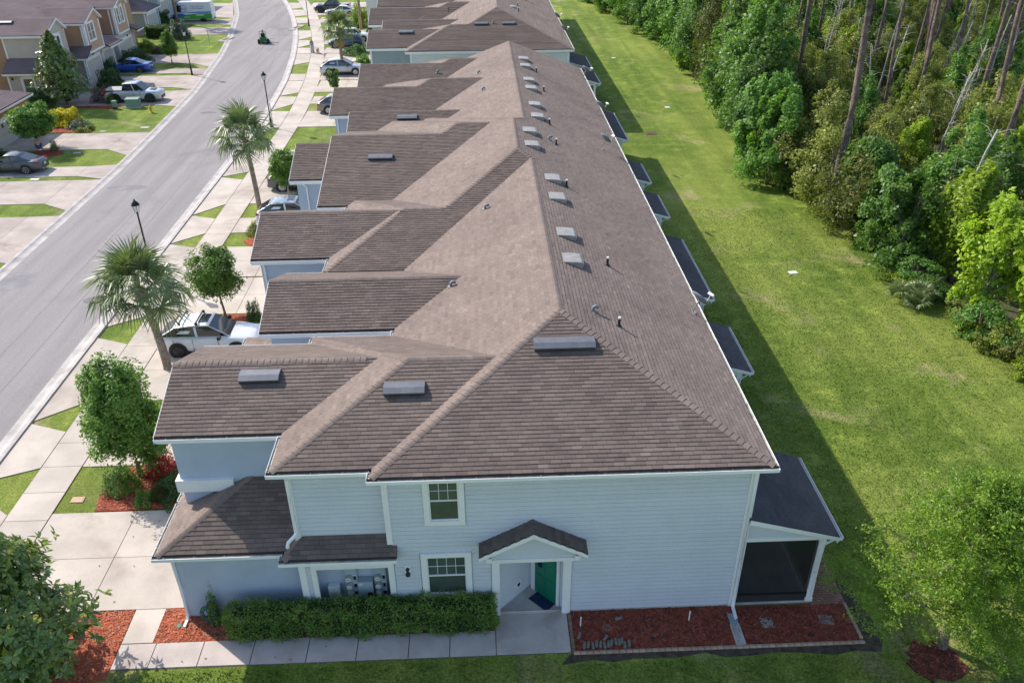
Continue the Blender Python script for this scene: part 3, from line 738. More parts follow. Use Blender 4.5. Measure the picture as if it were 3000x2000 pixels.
soffits(T1, [P1,W2,P3,M3,P4,M4,P4b,W5,P6,M6,P7,M7])
mb = MB(); mb.box(-3.29,8.04,-.39,49.1,5.84,5.86); mb.box(-6.14,0,.01,7,5.845,5.865); part('soffit', mb, K['white'], T1)
# walls
def wallbox(parent, x0, x1, y0, y1, z0, z1, mat): 
    mb = MB(); mb.box(x0,x1,y0,y1,z0,z1); return part('wall', mb, mat, parent)
lowpoly = [(-3.02,0),(0.12,0),(1.24,1.12),(2.34,0),(7.76,0),(7.76,48.9),(-3.02,48.9)]
mb = MB(); mb.prism(lowpoly, -.1, 2.5); part('wall', mb, K['sidingB'], T1)
wallbox(T1, -3.02,7.76,0,48.9,2.5,5.85,K['sidingB'])
wallbox(T1, -5.85,-3.02,.3,7.1,2.3,5.85,K['sidingB'])
wallbox(T1, -9.65,-5.85,2.1,6.65,-.1,5.85,K['stuccoB'])
for s in (W2,P3,M3,P4,M4,P4b,W5,P6,M6,P7,M7): wallbox(T1, s.x0+.3, s.x1-.1 if s.x1 < 0 else -3.1, s.y0+.3, s.y1-.3, -.1, 5.845, K['stuccoB'])
# lap siding on the near wall
holes = [(-.02,2.48,-.2,2.68),(-2.18,-.58,.88,2.86),(-1.95,-.71,4.0,5.75)]
gab = []
siding(T1, -2.95, 7.60, .12, 5.84, 0, holes, K['sidingB'])
siding(T1, -5.7, -3.02, 3.1, 5.84, .3, [], K['sidingB'])
trim = MB(); trim.box(-3.10,-2.93,-.065,.0,3.25,5.84); part('corner_board', trim, K['white'], T1)
trim = MB(); trim.box(-3.10,-3.024,.0,.3,3.25,5.84); part('corner_board', trim, K['white'], T1)
trim = MB(); trim.box(7.58,7.80,-.065,.0,.05,5.84); part('corner_board', trim, K['white'], T1)
trim = MB(); trim.box(-5.87,-5.70,.235,.30,3.2,5.84); part('corner_board', trim, K['white'], T1)
trim = MB(); trim.box(-3.02,7.76,-.02,.0,-.02,.12); part('foundation', trim, K['kerb'], T1)
window(T1, (-1.34,-.004,4.13), .86, 1.5, cols=3, rows=2, trim=.17)
window(T1, (-1.38,-.004,1.08), 1.19, 1.56, cols=4, rows=2, trim=.17)
# stucco band on the tall front wing
mb = MB(); mb.box(-9.78,-8.0,1.98,2.1,3.78,4.24); mb.box(-9.78,-9.65,2.1,6.6,3.78,4.24); part('belt_band', mb, K['white'], T1)
# garage wing of the first unit
G1 = Sec(-10.02,-5.85,.05,2.4,zb=3.0,N=.6,W=.50)
G1b = Sec(-10.02,-9.4,2.4,5.6,zb=3.0,W=.5)
CL = Sec(-6.2,-2.82,-.3,.32,zb=2.98,N=.72,W=.72)
build_roof(T1, [G1,G1b,CL], name='garage_roof', gutter_kinds='NW', near_n=30, cap_near=12)
wallbox(T1, -9.78,-5.85,.34,2.1,-.1,2.75,K['stuccoB']); wallbox(T1, -9.78,-9.65,2.1,5.5,-.1,2.75,K['stuccoB'])
mb = MB(); mb.box(-10.0,-5.9,.06,2.1,2.74,2.76); mb.box(-10.0,-9.66,2.1,5.5,2.742,2.762); mb.box(-6.1,-2.95,-.28,.0,2.72,2.74); part('soffit', mb, K['white'], T1)
# meter closet
mb = MB()
mb.box(-5.85,-5.48,-.0,.3,-.1,2.74); mb.box(-3.14,-3.02,0,.3,-.1,2.74); mb.box(-5.48,-3.14,.0,.3,2.42,2.74); mb.box(-5.85,-3.02,.46,.8,-.1,2.74); mb.box(-5.87,-5.84,.3,.8,-.1,2.74); mb.box(-5.48,-5.46,.3,.72,-.1,2.5); mb.box(-3.16,-3.12,.3,.72,-.1,2.5); mb.box(-5.46,-3.16,.3,.72,2.45,2.6)
part('meter_closet', mb, K['stuccoB'], T1)
siding(T1, -5.85+.19, -5.5, .1, 2.72, 0, [], K['sidingB'])
mb = MB(); mb.box(-5.86,-5.66,-.06,.0,.0,2.72); part('corner_board', mb, K['white'], T1)
mb = MB(); mb.box(-5.50,-5.34,-.06,.0,.0,2.46); mb.box(-3.16,-2.98,-.06,.0,.0,2.46); mb.box(-5.50,-2.98,-.062,.0,2.30,2.46); part('closet_frame', mb, K['white'], T1)
# entry alcove
mb = MB(); mb.prism([(.10,-.04),(2.38,-.04),(1.24,1.11)], .0, .055); part('porch_floor', mb, K['kerb'], T1)
mb = MB(); mb.box(0.0,.24,-.085,.02,.0,2.5); part('porch_post', mb, K['white'], T1)
mb = MB(); mb.box(2.20,2.46,-.085,.02,.0,2.5); part('porch_post', mb, K['white'], T1)
mb = MB(); mb.box(-.02,2.50,-.09,.0,2.48,2.68); part('header_beam', mb, K['white'], T1)
def on_diag(a, b, u0, u1, z0, z1, t0, t1, mb):
    d = Vector((b[0]-a[0], b[1]-a[1], 0)).normalized(); n = Vector((d.y, -d.x, 0))
    P = [Vector((a[0],a[1],0))+d*u+n*t for u, t in ((u0,t0),(u1,t0),(u1,t1),(u0,t1))]
    mb.add([(p.x,p.y,z0) for p in P]+[(p.x,p.y,z1) for p in P], [(0,3,2,1),(4,5,6,7),(0,1,5,4),(1,2,6,5),(2,3,7,6),(3,0,4,7)])
a, b = (1.24,1.12), (2.34,0)
mb = MB(); on_diag(a,b,.28,1.18,.06,2.10,.012,.05,mb); door = part('front_door', mb, K['green'], T1)
for z0, z1 in ((.25,.95),(1.1,1.95)):
    for u in (.36,.78):
        mb = MB(); on_diag(a,b,u,u+.32,z0,z1,.05,.062,mb); part('door_panel', mb, K['green'], door)
mb = MB(); on_diag(a,b,.12,.27,.0,2.24,.01,.06,mb); on_diag(a,b,1.19,1.3,.0,2.24,.01,.06,mb); on_diag(a,b,.12,1.3,2.11,2.25,.011,.058,mb); part('door_frame', mb, K['white'], T1)
mb = MB(); on_diag(a,b,.26,1.2,.0,.07,.0,.14,mb); part('door_sill', mb, K['kerb'], T1)
mb = MB(); mb.lathe([(.005,-.09),(.075,-.06),(.09,0),(.075,.06),(.005,.09)], 10, (1.56,.70,1.42)); part('door_handle', mb, K['navy'], door)
mb = MB(); on_diag((.12,0),(1.24,1.12),.9,1.14,.42,.68,-.012,.03,mb); vb = part('dryer_vent', mb, K['white'], T1)
mb = MB(); on_diag((.12,0),(1.24,1.12),.96,1.08,.48,.62,.03,.036,mb); part('vent_opening', mb, K['black'], vb)
# small gabled hood over the entry
def hood():
    h = MB(); zr, ze, xr_, hw = 4.02, 3.14, 1.245, 1.62; y0, y1 = -.62, .0
    for sg in (-1, 1):
        s = (zr-ze)/hw
        P = [(xr_,y0),(xr_+sg*hw,y0),(xr_+sg*hw,y1),(xr_,y1)]
        h.prism(P, lambda x, y: zr-s*abs(x-xr_)-.1, lambda x, y: zr-s*abs(x-xr_)-.005)
    ro = part('hood_roof', h, K['deck'], T1)
    s = (zr-ze)/hw; rr = random.Random(5)
    for sg in (-1, 1):
        n = 12; st = hw/n
        for i in range(n):
            for j in range(2):
                ya = y0-.03+j*.34+(.12 if i % 2 else 0)-.05; yb = min(ya+.335, y1); ya = max(ya, y0-.03)
                if yb-ya < .03: continue
                va, vb_ = i*st, min((i+1)*st*1.01, hw); t = MB()
                xa, xb = xr_+sg*(hw-va), xr_+sg*(hw-vb_); z_a, z_b = ze+s*va, ze+s*vb_
                t.add([(xa,ya,z_a+.024),(xa,yb,z_a+.024),(xb,yb,z_b+.004),(xb,ya,z_b+.004),(xa,ya,z_a-.01),(xa,yb,z_a-.01),(xb,yb,z_b-.01),(xb,ya,z_b-.01)], [(0,1,2,3),(0,4,5,1),(0,3,7,4),(1,5,6,2)], 0, min(1,max(0,.15+rr.gauss(0,.08)))); t.m = [0,1,1,1]
                part('shingle', t, [K['shingle'], K['shedge']], ro, tone=True)
    for i in range(3):
        t = MB(); y_a = y0-.035+i*.215; y_b = y_a+.22
        t.add([(xr_-.15,y_a,zr-.15*s+.045),(xr_,y_a,zr+.05),(xr_+.15,y_a,zr-.15*s+.045),(xr_-.15,y_b,zr-.15*s+.03),(xr_,y_b,zr+.03),(xr_+.15,y_b,zr-.15*s+.03)], [(0,1,4,3),(1,2,5,4)], 0, .2); part('ridge_cap', t, [K['shingle']], ro, tone=True)
    m = MB(); n2 = .16
    def pr(yz, ya, yb): 
        n = len(yz); m.add([(x,ya,z) for x,z in yz]+[(x,yb,z) for x,z in yz], [tuple(range(n)),tuple(range(2*n-1,n-1,-1))]+[(i,(i+1)%n,n+(i+1)%n,n+i) for i in range(n)])
    for sg in (-1, 1): pr([(xr_,zr-.02),(xr_+sg*hw,ze-.02),(xr_+sg*hw,ze-n2),(xr_,zr-n2-.02)], y0-.01, y0+.03)
    part('rake_board', m, K['white'], T1)
    m = MB(); pr([(xr_-1.27,2.68),(xr_+1.27,2.68),(xr_+1.2,3.28),(xr_,zr-.12),(xr_-1.2,3.28)], -.3, -.02); part('gable_panel', m, K['sidingB'], T1)
    m = MB(); m.box(xr_-1.26,xr_+1.26,-.34,-.02,2.60,2.74); part('header_beam', m, K['white'], T1)
    for sg in (-1, 1):
        m = MB(); m.box(xr_+sg*1.33-.08, xr_+sg*1.33+.08, -.52, -.0, 2.86, 2.98); m.box(xr_+sg*1.33-.06, xr_+sg*1.33+.06, -.46, -.0, 2.74, 2.86); part('corbel', m, K['white'], T1)
hood()
# downspouts
downspout(T1, [(7.70,-.33,5.93),(7.70,-.30,5.84),(7.70,-.10,5.62),(7.70,-.10,.30),(7.70,-.16,.14),(7.68,-.62,.10)], .055)
downspout(T1, [(-9.70,.02,2.88),(-9.70,.06,2.76),(-9.70,.26,2.56),(-9.70,.26,.20),(-9.72,.16,.07),(-9.74,-.1,.05)], .05)
downspout(T1, [(-5.78,.02,5.95),(-5.78,.06,5.84),(-5.78,.20,5.64),(-5.78,.20,3.62),(-5.84,.16,3.52),(-6.02,-.02,3.42),(-6.06,-.06,3.25)], .05)
downspout(T1, [(-9.5,14.25,5.95),(-9.5,14.4,5.6),(-9.5,14.42,.2)]); downspout(T1, [(-9.75,24.2,5.95),(-9.4,24.35,5.6),(-9.4,24.37,.2)]); downspout(T1, [(-9.5,36.6,5.95),(-9.5,36.8,5.6),(-9.5,36.82,.2)])
# outlet with twin lamp on the near wall
mb = MB(); mb.box(-2.66,-2.47,-.065,-.03,1.90,2.36); lo = part('light_plate', mb, K['white'], T1)
for z, r_ in ((2.23,.055),(2.03,.075)):
    mb = MB(); mb.lathe([(r_*.6,-.17),(r_,-.15),(r_,-.08),(r_*.5,-.05)], 10, (-2.565,0,z), axis='Y'); part('flood_lamp', mb, K['black'], lo)
# unit 2 garage roof and rear trim
G2 = Sec(-10.3,-8.0,7.55,12.9,zb=2.98,N=.5,W=.5,F=.5); build_roof(T1, [G2], name='garage_roof', gutter_kinds='NW'); wallbox(T1, -10.0,-7.9,7.85,12.6,-.1,2.75,K['stuccoB'])
# rear screened porches
def screen_mat():
    m = bpy.data.materials.new('insect_screen'); m.use_nodes = True; t = m.node_tree; b = t.nodes['Principled BSDF']
    b.inputs['Base Color'].default_value = (.008,.010,.012,1); b.inputs['Roughness'].default_value = .7
    tr = t.nodes.new('ShaderNodeBsdfTransparent'); mx = t.nodes.new('ShaderNodeMixShader'); mx.inputs[0].default_value = .72
    t.links.new(tr.outputs[0], mx.inputs[1]); t.links.new(b.outputs[0], mx.inputs[2]); t.links.new(mx.outputs[0], t.nodes['Material Output'].inputs[0]); return m
K['darkscreen'] = screen_mat()
def porch(parent, y0, y1, n=0, full=False, x0=7.76):
    xe = x0+2.85
    s = Sec(x0, xe, y0-.15, y1+.15, zb=3.02, E=.29)
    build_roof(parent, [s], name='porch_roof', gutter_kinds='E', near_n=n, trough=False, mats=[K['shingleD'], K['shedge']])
    mb = MB(); mb.box(x0, x0+2.6, y0, y1, -.1, .10); part('porch_slab', mb, K['kerb'], parent)
    for py in (y0+.1, y1-.1):
        mb = MB(); mb.box(x0+2.36,x0+2.54,py-.09,py+.09,.1,2.78); mb.box(x0+2.33,x0+2.57,py-.12,py+.12,.1,.24); mb.box(x0+2.34,x0+2.56,py-.11,py+.11,2.66,2.78); part('porch_post', mb, K['white'], parent)
    mb = MB(); mb.box(x0,x0+2.56,y0+.0,y0+.16,2.78,2.93); mb.box(x0+2.38,x0+2.54,y0+.16,y1,2.785,2.935); part('porch_beam', mb, K['white'], parent)
    m = MB(); yz = [(x0,2.93),(x0+2.5,2.93),(x0+2.5,2.96),(x0,3.66)]
    m.add([(x,y0+.02,z) for x,z in yz]+[(x,y0+.1,z) for x,z in yz], [(0,1,2,3),(7,6,5,4),(0,4,5,1),(1,5,6,2),(2,6,7,3),(3,7,4,0)]); part('gable_panel', m, K['sidingB'], parent)
    m = MB(); yz = [(x0,3.64),(x0+2.88,2.85),(x0+2.88,2.99),(x0,3.82)]
    m.add([(x,y0-.16,z) for x,z in yz]+[(x,y0-.13,z) for x,z in yz], [(0,1,2,3),(7,6,5,4),(0,4,5,1),(1,5,6,2),(2,6,7,3),(3,7,4,0)]); part('rake_board', m, K['white'], parent)
    if full:
        m = MB(); m.add([(x0,y0+.06,.42),(x0+2.37,y0+.06,.42),(x0+2.37,y0+.06,2.78),(x0,y0+.06,2.78)], [(0,1,2,3)]); part('screen', m, K['darkscreen'], parent)
        m = MB(); m.add([(x0+2.45,y0+.2,.12),(x0+2.45,y1-.2,.12),(x0+2.45,y1-.2,2.78),(x0+2.45,y0+.2,2.78)], [(0,1,2,3)]); part('screen', m, K['darkscreen'], parent)
        m = MB(); m.box(x0,x0+2.36,y0+.03,y0+.07,.1,.42); part('kick_panel', m, K['darkd'], parent)
        m = MB(); m.box(x0,x0+2.36,y0+.02,y0+.08,.40,.44); part('screen_rail', m, K['black'], parent)
        m = MB(); m.box(x0,x0+2.5,y1-.1,y1-.04,.1,2.8); part('porch_end_wall', m, K['stuccoB'], parent)
    downspout(parent, [(xe-.02,y0-.05,2.88),(x0+2.5,y0-.02,2.6),(x0+2.5,y0-.02,.15)], .035)
K['darkd'] = MT('dark_bronze_panel', (.035,.035,.04), .6, .1)
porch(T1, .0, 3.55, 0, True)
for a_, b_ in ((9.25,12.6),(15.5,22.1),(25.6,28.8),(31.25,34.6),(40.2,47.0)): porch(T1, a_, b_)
K['dish'] = MT('dish_grey', (.20,.22,.25), .5, .06, 3)
# ---------------------------------------------------------------- vents, pipes, dishes on the roof (parts of building 1)
def roofvent_slant(parent, x0, x1, y, z, s, hgt=.17, d=.55):
    """long slant-back ridge vent on a slope facing -y: y,z is the upper edge on the roof"""
    mb = MB(); g = math.atan(s)
    yl, zl = y-d*math.cos(g), z-d*math.sin(g)
    n = Vector((0,-math.sin(g),math.cos(g)))
    def P(t, h): return (y-t*d*math.cos(g)+n.y*h, z-t*d*math.sin(g)+n.z*h)
    prof = [P(0,.01), P(.12,.07), P(.62,hgt), P(1.0,hgt*.85), P(1.0,hgt*.55), P(.95,.0)]
    k = len(prof)
    mb.add([(x0,)+p for p in prof]+[(x1,)+p for p in prof], [tuple(range(k)), tuple(range(2*k-1,k-1,-1))]+[(i,(i+1)%k,k+(i+1)%k,k+i) for i in range(k-1)])
    v = part('roof_vent', mb, K['aluD'], parent)
    m2 = MB(); q = [P(.97,hgt*.54), P(.97,.005), P(.9,.005), P(.9,hgt*.5)]; m2.add([(x0+.02,)+p for p in q]+[(x1-.02,)+p for p in q], [(0,1,2,3),(7,6,5,4),(0,4,5,1),(1,5,6,2),(2,6,7,3),(3,7,4,0)]); part('vent_mouth', m2, K['black'], v)
roofvent_slant(T1, -7.75,-6.5, 4.05, 6.96, .375); roofvent_slant(T1, -3.12,-1.88, 2.85, 7.14, .36); roofvent_slant(T1, 1.50,3.42, 4.12, 7.81, .375)
roofvent_slant(T1, -5.92,-4.65, 24.55, 7.24, .26); roofvent_slant(T1, -5.2,-3.95, 33.97, 6.74, .375)
def boxvent(parent, x, y, s=.375, w_=.4, h=.2):
    """square metal exhaust vent on the east slope, wedge with curved top"""
    z0 = lambda xx: 6.1+s*(8.05-xx); mb = MB(); L = .72
    prof = [(0,.02),(.2,.09),(.45,.16),(.62,.20),(L,.17),(L,.0)]
    V = []
    for yy in (y-w_, y+w_):
        for t, h_ in prof:
            xx = x-.3+t; V.append((xx+.35*h_, yy, z0(xx)+h_+.01))
    k = len(prof); mb.add(V, [tuple(range(k)), tuple(range(2*k-1,k-1,-1))]+[(i,i+1,k+i+1,k+i) for i in range(k-1)])
    v = part('roof_vent', mb, K['alu'], parent)
    m2 = MB(); xx = x-.3+L; m2.add([(xx+.012,y-w_+.03,z0(xx)+.012),(xx+.012,y+w_-.03,z0(xx)+.012),(xx+.06,y+w_-.03,z0(xx)+.15),(xx+.06,y-w_+.03,z0(xx)+.15)], [(0,1,2,3)]); part('vent_mouth', m2, K['black'], v)
for (x, y) in [(3.23,44.0),(3.23,41.7),(3.25,37.56),(3.26,35.36),(3.24,31.36),(3.22,28.8),(2.55,25.14),(2.53,22.7),(3.23,18.36),(3.22,15.93),(3.22,11.97),(3.22,9.52)]: boxvent(T1, x, y)
def pipe(parent, x, y, z, r_=.045, h=.36, goose=False):
    mb = MB()
    if goose:
        pts = [(x,y,z-.05),(x,y,z+.10)]+[(x+.09-.09*math.cos(a), y, z+.10+.09*math.sin(a)) for a in np.linspace(.3, 2.6, 6)]; mb.tube(pts, .06, 10); mb.lathe([(.13,-.03),(.12,.02)], 10, (x,y,z)); part('gooseneck_vent', mb, K['dish'], parent, smooth=True)
    else:
        mb.lathe([(.10,-.06),(.09,.03),(r_*1.2,.09),(r_,.10),(r_,h-.06)], 10, (x,y,z)); p = part('vent_pipe', mb, K['black'], parent); m2 = MB(); m2.lathe([(r_*1.02,h-.06),(r_*1.02,h)], 10, (x,y,z)); part('pipe_end', m2, K['white'], p)
for (x, y, z) in [(4.05,41.14,7.6),(4.2,36.0,7.54),(3.94,28.1,7.64),(4.0,24.4,7.62),(3.92,18.0,7.65),(4.73,10.18,7.35),(4.42,5.3,7.46)]: pipe(T1, x, y, z)
pipe(T1, 3.62,5.85,7.76,goose=True); pipe(T1, 3.65,24.9,7.75,goose=True)
for (x, y) in [(-1.27,9.72),(.12,16.21),(-.07,42.35),(.21,37.11)]: pipe(T1, x, y, 6.1+.369*(x+3.3), goose=True)
pipe(T1, -3.14,45.62,6.66,goose=True)
def dish(x, y, z, label, sc=1.0, rz=-.15):
    t = thing('satellite_dish', label, 'satellite dish', (x,y,z), rz, 'satellite dishes along the rear eaves')
    mb = MB(); mb.box(-.09,.09,-.09,.09,-.03,.015); part('foot', mb, K['grey'], t, world=False)
    mb = MB(); mb.tube([(0,0,0),(.02,0,.18),(.12,0,.40),(.18,0,.52)], .028, 8); part('mast', mb, K['alu'], t, world=False)
    # reflector: shallow elliptical bowl facing +x, slightly up and to the south
    mb = MB(); n = 20; rings = [0,.35,.7,1.0]; M_ = Matrix.Translation((.20,0,.62)) @ Matrix.Rotation(R(35),4,'Z') @ Matrix.Rotation(R(52),4,'Y')
    V = []
    for r_ in rings:
        for j in range(n):
            a_ = 2*math.pi*j/n; V.append(M_ @ Vector((.36*r_*math.cos(a_)*sc, .42*r_*math.sin(a_)*sc, -.07+.08*r_*r_)))
    F = [(i*n+j, i*n+(j+1)%n, (i+1)*n+(j+1)%n, (i+1)*n+j) for i in range(len(rings)-1) for j in range(n)]
    mb.add(V, F); d = part('reflector', mb, K['dish'], t, smooth=True, world=False, recalc=False)
    md = d.modifiers.new('thick', 'SOLIDIFY'); md.thickness = .015
    tip = M_ @ Vector((.30,0,.42)); base = M_ @ Vector((.34,0,.0))
    mb = MB(); mb.tube([tuple(base), tuple(M_ @ Vector((.36,0,.2))), tuple(tip)], .02, 6); part('feed_arm', mb, K['alu'], t, world=False)
    mb = MB(); mb.obox(tuple(tip), (.05,.14,.045), M_.to_3x3()); part('receiver', mb, K['lidw'], t, world=False)
    return t
dish(7.72,8.3,6.23,'grey satellite dish at the rear gutter above the second screened porch',1.0)
dish(6.81,26.9,6.57,'grey satellite dish standing well up the rear slope of the blue row',1.0)
dish(7.63,35.0,6.26,'grey satellite dish on the rear eave beside the narrow porch roof',1.0)
dish(7.95,45.6,6.14,'grey satellite dish at the far corner of the blue row roof',1.0)
dish(7.8,62.0,6.25,'grey satellite dish on the cream building near its corner',1.0)
dish(7.8,69.0,6.25,'grey satellite dish farther along the cream building eave',1.0)

# ---------------------------------------------------------------- second building beyond
K['cream'] = MT('cream_siding', (.66,.68,.63), .6, .04, 1); K['greyb'] = MT('blue_grey_stucco', (.30,.34,.36), .85, .05, 1.5, 40, .06); K['sage'] = MT('sage_stucco', (.36,.39,.35), .85, .05, 1.5); K['redtrim'] = MT('red_brown_trim', (.34,.10,.06), .7, .08)
T2 = thing('townhouse_building', 'cream and blue grey townhouse row beyond the pale blue building', 'building', (0,57,0))
b2 = [Sec(-4.5,8.3,56.4,78,N=.28,W=.36,E=.36), Sec(-6.25,0,56.4,66,N=.28,F=.28,W=.36), Sec(-9.9,-2,58.0,63.9,N=.34,F=.34), Sec(-9.1,0,63.7,68.5,N=.41,F=.41), Sec(-11.0,-3,69.65,75.6,N=.37,F=.37), Sec(-6.8,0,69.0,79,N=.28,F=.28,W=.36), Sec(-3.6,8.3,76,112,W=.37,E=.37), Sec(-11.2,-1,80.5,86.5,N=.37,F=.37), Sec(-10.2,-1,88,94,N=.37,F=.37)]
build_roof(T2, b2, tabw=2.4, butt=.026)
for s in b2[2:5]+b2[7:]: gable_end(T2, s, 'W', K['greyb'])
soffits(T2, b2)
wallbox(T2, -5.95,8.0,56.7,111,-.1,5.84,K['cream']); wallbox(T2, -9.6,-5.95,58.3,63.6,-.1,5.84,K['greyb']); wallbox(T2, -8.8,-5.95,64,68.2,-.1,5.84,K['cream']); wallbox(T2, -10.7,-5.95,70,75.3,-.1,5.84,K['sage']); wallbox(T2,-10.9,-5.95,80.8,86.2,-.1,5.84,K['cream']); wallbox(T2,-9.9,-5.95,88.3,93.7,-.1,5.84,K['sage'])
siding(T2, -5.9, 7.95, .2, 5.8, 56.7, [], K['cream'], expo=.33)
for x, y in ((-9.55,58.28),(-5.9,56.65),(7.95,56.66)):
    mb = MB(); mb.box(x-.08,x+.08,y-.04,y+.02,0,5.83); part('corner_board', mb, K['white'], T2)
roofvent_slant(T2, -.3,.95, 61.5,7.54,.28); roofvent_slant(T2, 2.25,3.45, 61.5,7.54,.28); roofvent_slant(T2, -7.15,-5.85, 60.75,7.05,.34); pipe(T2, 1.4,61.3,7.5,goose=True)
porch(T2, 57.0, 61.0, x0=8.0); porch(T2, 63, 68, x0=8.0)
for (x,y) in [(4.0,66.5),(4.1,70)]: pipe(T2, x, y, 6.1+.36*(8.3-x))
boxvent(T2, 3.3, 68, .36)
T3 = thing('townhouse_building', 'cream townhouse with red brown trim glimpsed behind the far palms', 'building', (-12,100,0))
b3 = [Sec(-15.0,-2,99,105,N=.37,F=.37), Sec(-14,-2,106,116,N=.3,F=.3)]
build_roof(T3, b3, tabw=2.4, butt=.026); wallbox(T3, -14.7,-2.2,99.3,115.7,-.1,5.84,K['cream'])
for y in (100.2,103.6):
    mb = MB(); mb.box(-14.78,-14.7,y-.2,y+.2,0,5.6); part('trim_panel', mb, K['redtrim'], T3)
mb = MB(); mb.box(-13.9,-12.3,99.22,99.3,.1,2.6); part('garage_door', mb, K['sage'], T3)

# ---------------------------------------------------------------- beige and tan row across the street
K['beige'] = MT('beige_stucco', (.50,.445,.38), .85, .05, 1.2, 40, .06, .3, 60, .006); K['tan'] = MT('tan_siding', (.42,.255,.155), .7, .06, 1, 20, .04); K['pinkt'] = MT('peach_stucco', (.50,.325,.23), .85, .05, 1.2, 40, .06); K['slate'] = MT('blue_grey_wall', (.30,.31,.36), .85, .06, 1.2, 40, .06); K['orange'] = MT('terracotta_stucco', (.44,.19,.085), .85, .06, 1.2, 40, .06); K['gdoor'] = MT('garage_door_paint', (.52,.48,.44), .6, .04, 1)
K['shingle2'] = MT('plum_shingle', (.235,.180,.182), .92, .10, .45, 70, .16, .3, 120, .006, tone=.16, spec=.2)
def pz(mb, yz, xa, xb):
    n = len(yz); mb.add([(xa,y,z) for y,z in yz]+[(xb,y,z) for y,z in yz], [tuple(range(n)), tuple(range(2*n-1,n-1,-1))]+[(i,(i+1)%n,n+(i+1)%n,n+i) for i in range(n)])
TL = thing('townhouse_building', 'beige and tan townhouse row with steep street gables across the road', 'building', (-45,75,0))
g1 = Sec(-58,-41.45,66.25,70.9,N=.375,F=.70); g2 = Sec(-56,-40.35,72.68,77.15,N=.375,F=.72); g3 = Sec(-56,-41.2,83.06,87.1,N=.375,F=.9)
mL = Sec(-60,-43.3,66.29,96,N=.375,F=.375,E=.375)
lf = [g1,g2,g3,mL]
SL = [K['shingle2'], K['shedge']]
build_roof(TL, lf, tabw=2.4, butt=.028, mats=SL, gutter_kinds='N')
for s, m in ((g1,K['beige']),(g2,K['pinkt']),(g3,K['pinkt'])): gable_end(TL, s, 'E', m)
for i_, s in enumerate(lf):
    mb = MB(); mb.box(s.x0,s.x1-(.35 if i_ < 3 else .02),s.y0+.01,s.y1-.01,5.84+.004*i_,5.86+.004*i_); part('soffit', mb, K['white'], TL)
wallbox(TL, -45.7,-41.75,66.6,71.0,-.1,5.85,K['beige']); wallbox(TL, -60,-45.7,66.9,95,-.1,5.85,K['tan']); wallbox(TL, -45.7,-44.0,71,95,-.1,5.85,K['tan'])
wallbox(TL, -44.0,-40.65,73.0,76.9,3.1,5.85,K['pinkt']); wallbox(TL, -44.0,-41.35,72.6,80.8,-.1,3.0,K['beige'])
wallbox(TL, -44.0,-41.5,83.4,86.9,3.1,5.85,K['pinkt']); wallbox(TL, -44.0,-41.6,82.6,88.2,-.1,3.05,K['beige']); wallbox(TL, -44,-42.3,80.8,82.6,-.1,3.0,K['slate']); wallbox(TL, -44,-41.9,81.0,83.3,-.1,3.0,K['slate'])
siding(TL, -43.98,-40.8,3.3,5.82,73.0,[],K['tan'],expo=.24); siding(TL, -43.98,-41.65,3.1,5.82,83.4,[],K['tan'],expo=.24)
siding(TL, -52,-45.75,.2,5.82,66.9,[],K['tan'],expo=.24)
def board(x0,x1,y0,y1,z0,z1,name='trim_board',mat='white',par=None):
    mb = MB(); mb.box(x0,x1,y0,y1,z0,z1); return part(name, mb, K[mat], par or TL)
board(-40.86,-40.60,72.96,73.2,3.2,5.84,'corner_board'); board(-40.9,-40.62,76.75,76.93,3.2,5.84,'corner_board'); board(-41.75,-41.46,83.35,83.6,3.1,5.84,'corner_board'); board(-41.7,-41.48,86.75,86.93,3.1,5.84,'corner_board')
board(-40.66,-40.6,72.98,76.92,3.0,3.2); board(-41.56,-41.46,83.36,86.92,3.0,3.18); board(-45.85,-45.7,66.55,66.62,.0,5.84,'corner_board')
# dark lower roofs in the shade
lr = [Sec(-45.9,-41.4,64.9,66.65,zb=2.9,N=.62), Sec(-43.9,-40.3,71.2,73.05,zb=2.95,N=.5), Sec(-42.0,-40.2,77.2,80.9,zb=2.95,E=.5,F=.6), Sec(-42.0,-40.7,87.0,89.0,zb=2.95,E=.5,F=.5)]
build_roof(TL, lr, name='lower_roof', tabw=2.4, butt=.024, mats=SL, gutter_kinds='NE', trough=False)
wallbox(TL, -45.7,-41.7,65.3,66.6,-.1,2.75,K['beige'])
board(-45.72,-45.55,65.24,65.3,.0,2.75,'corner_board')
window(TL, (-43.8,65.29,.75), .95, 1.55, trim=.2, cols=1, rows=1, crown=.6)
window(TL, (-41.74,68.55,3.95), 1.9, 1.6, R(90), trim=.2, cols=3, rows=1, sashes=2, mull=.3, crown=.3)
window(TL, (-40.64,74.45,4.2), 1.5, 1.65, R(90), trim=.16, cols=2, rows=1, mull=.06)
window(TL, (-41.48,84.3,4.2), .62, 1.6, R(90), trim=.12, cols=1, rows=1, crown=.8); window(TL, (-41.48,85.5,4.2), .62, 1.6, R(90), trim=.12, cols=1, rows=1, crown=.8)
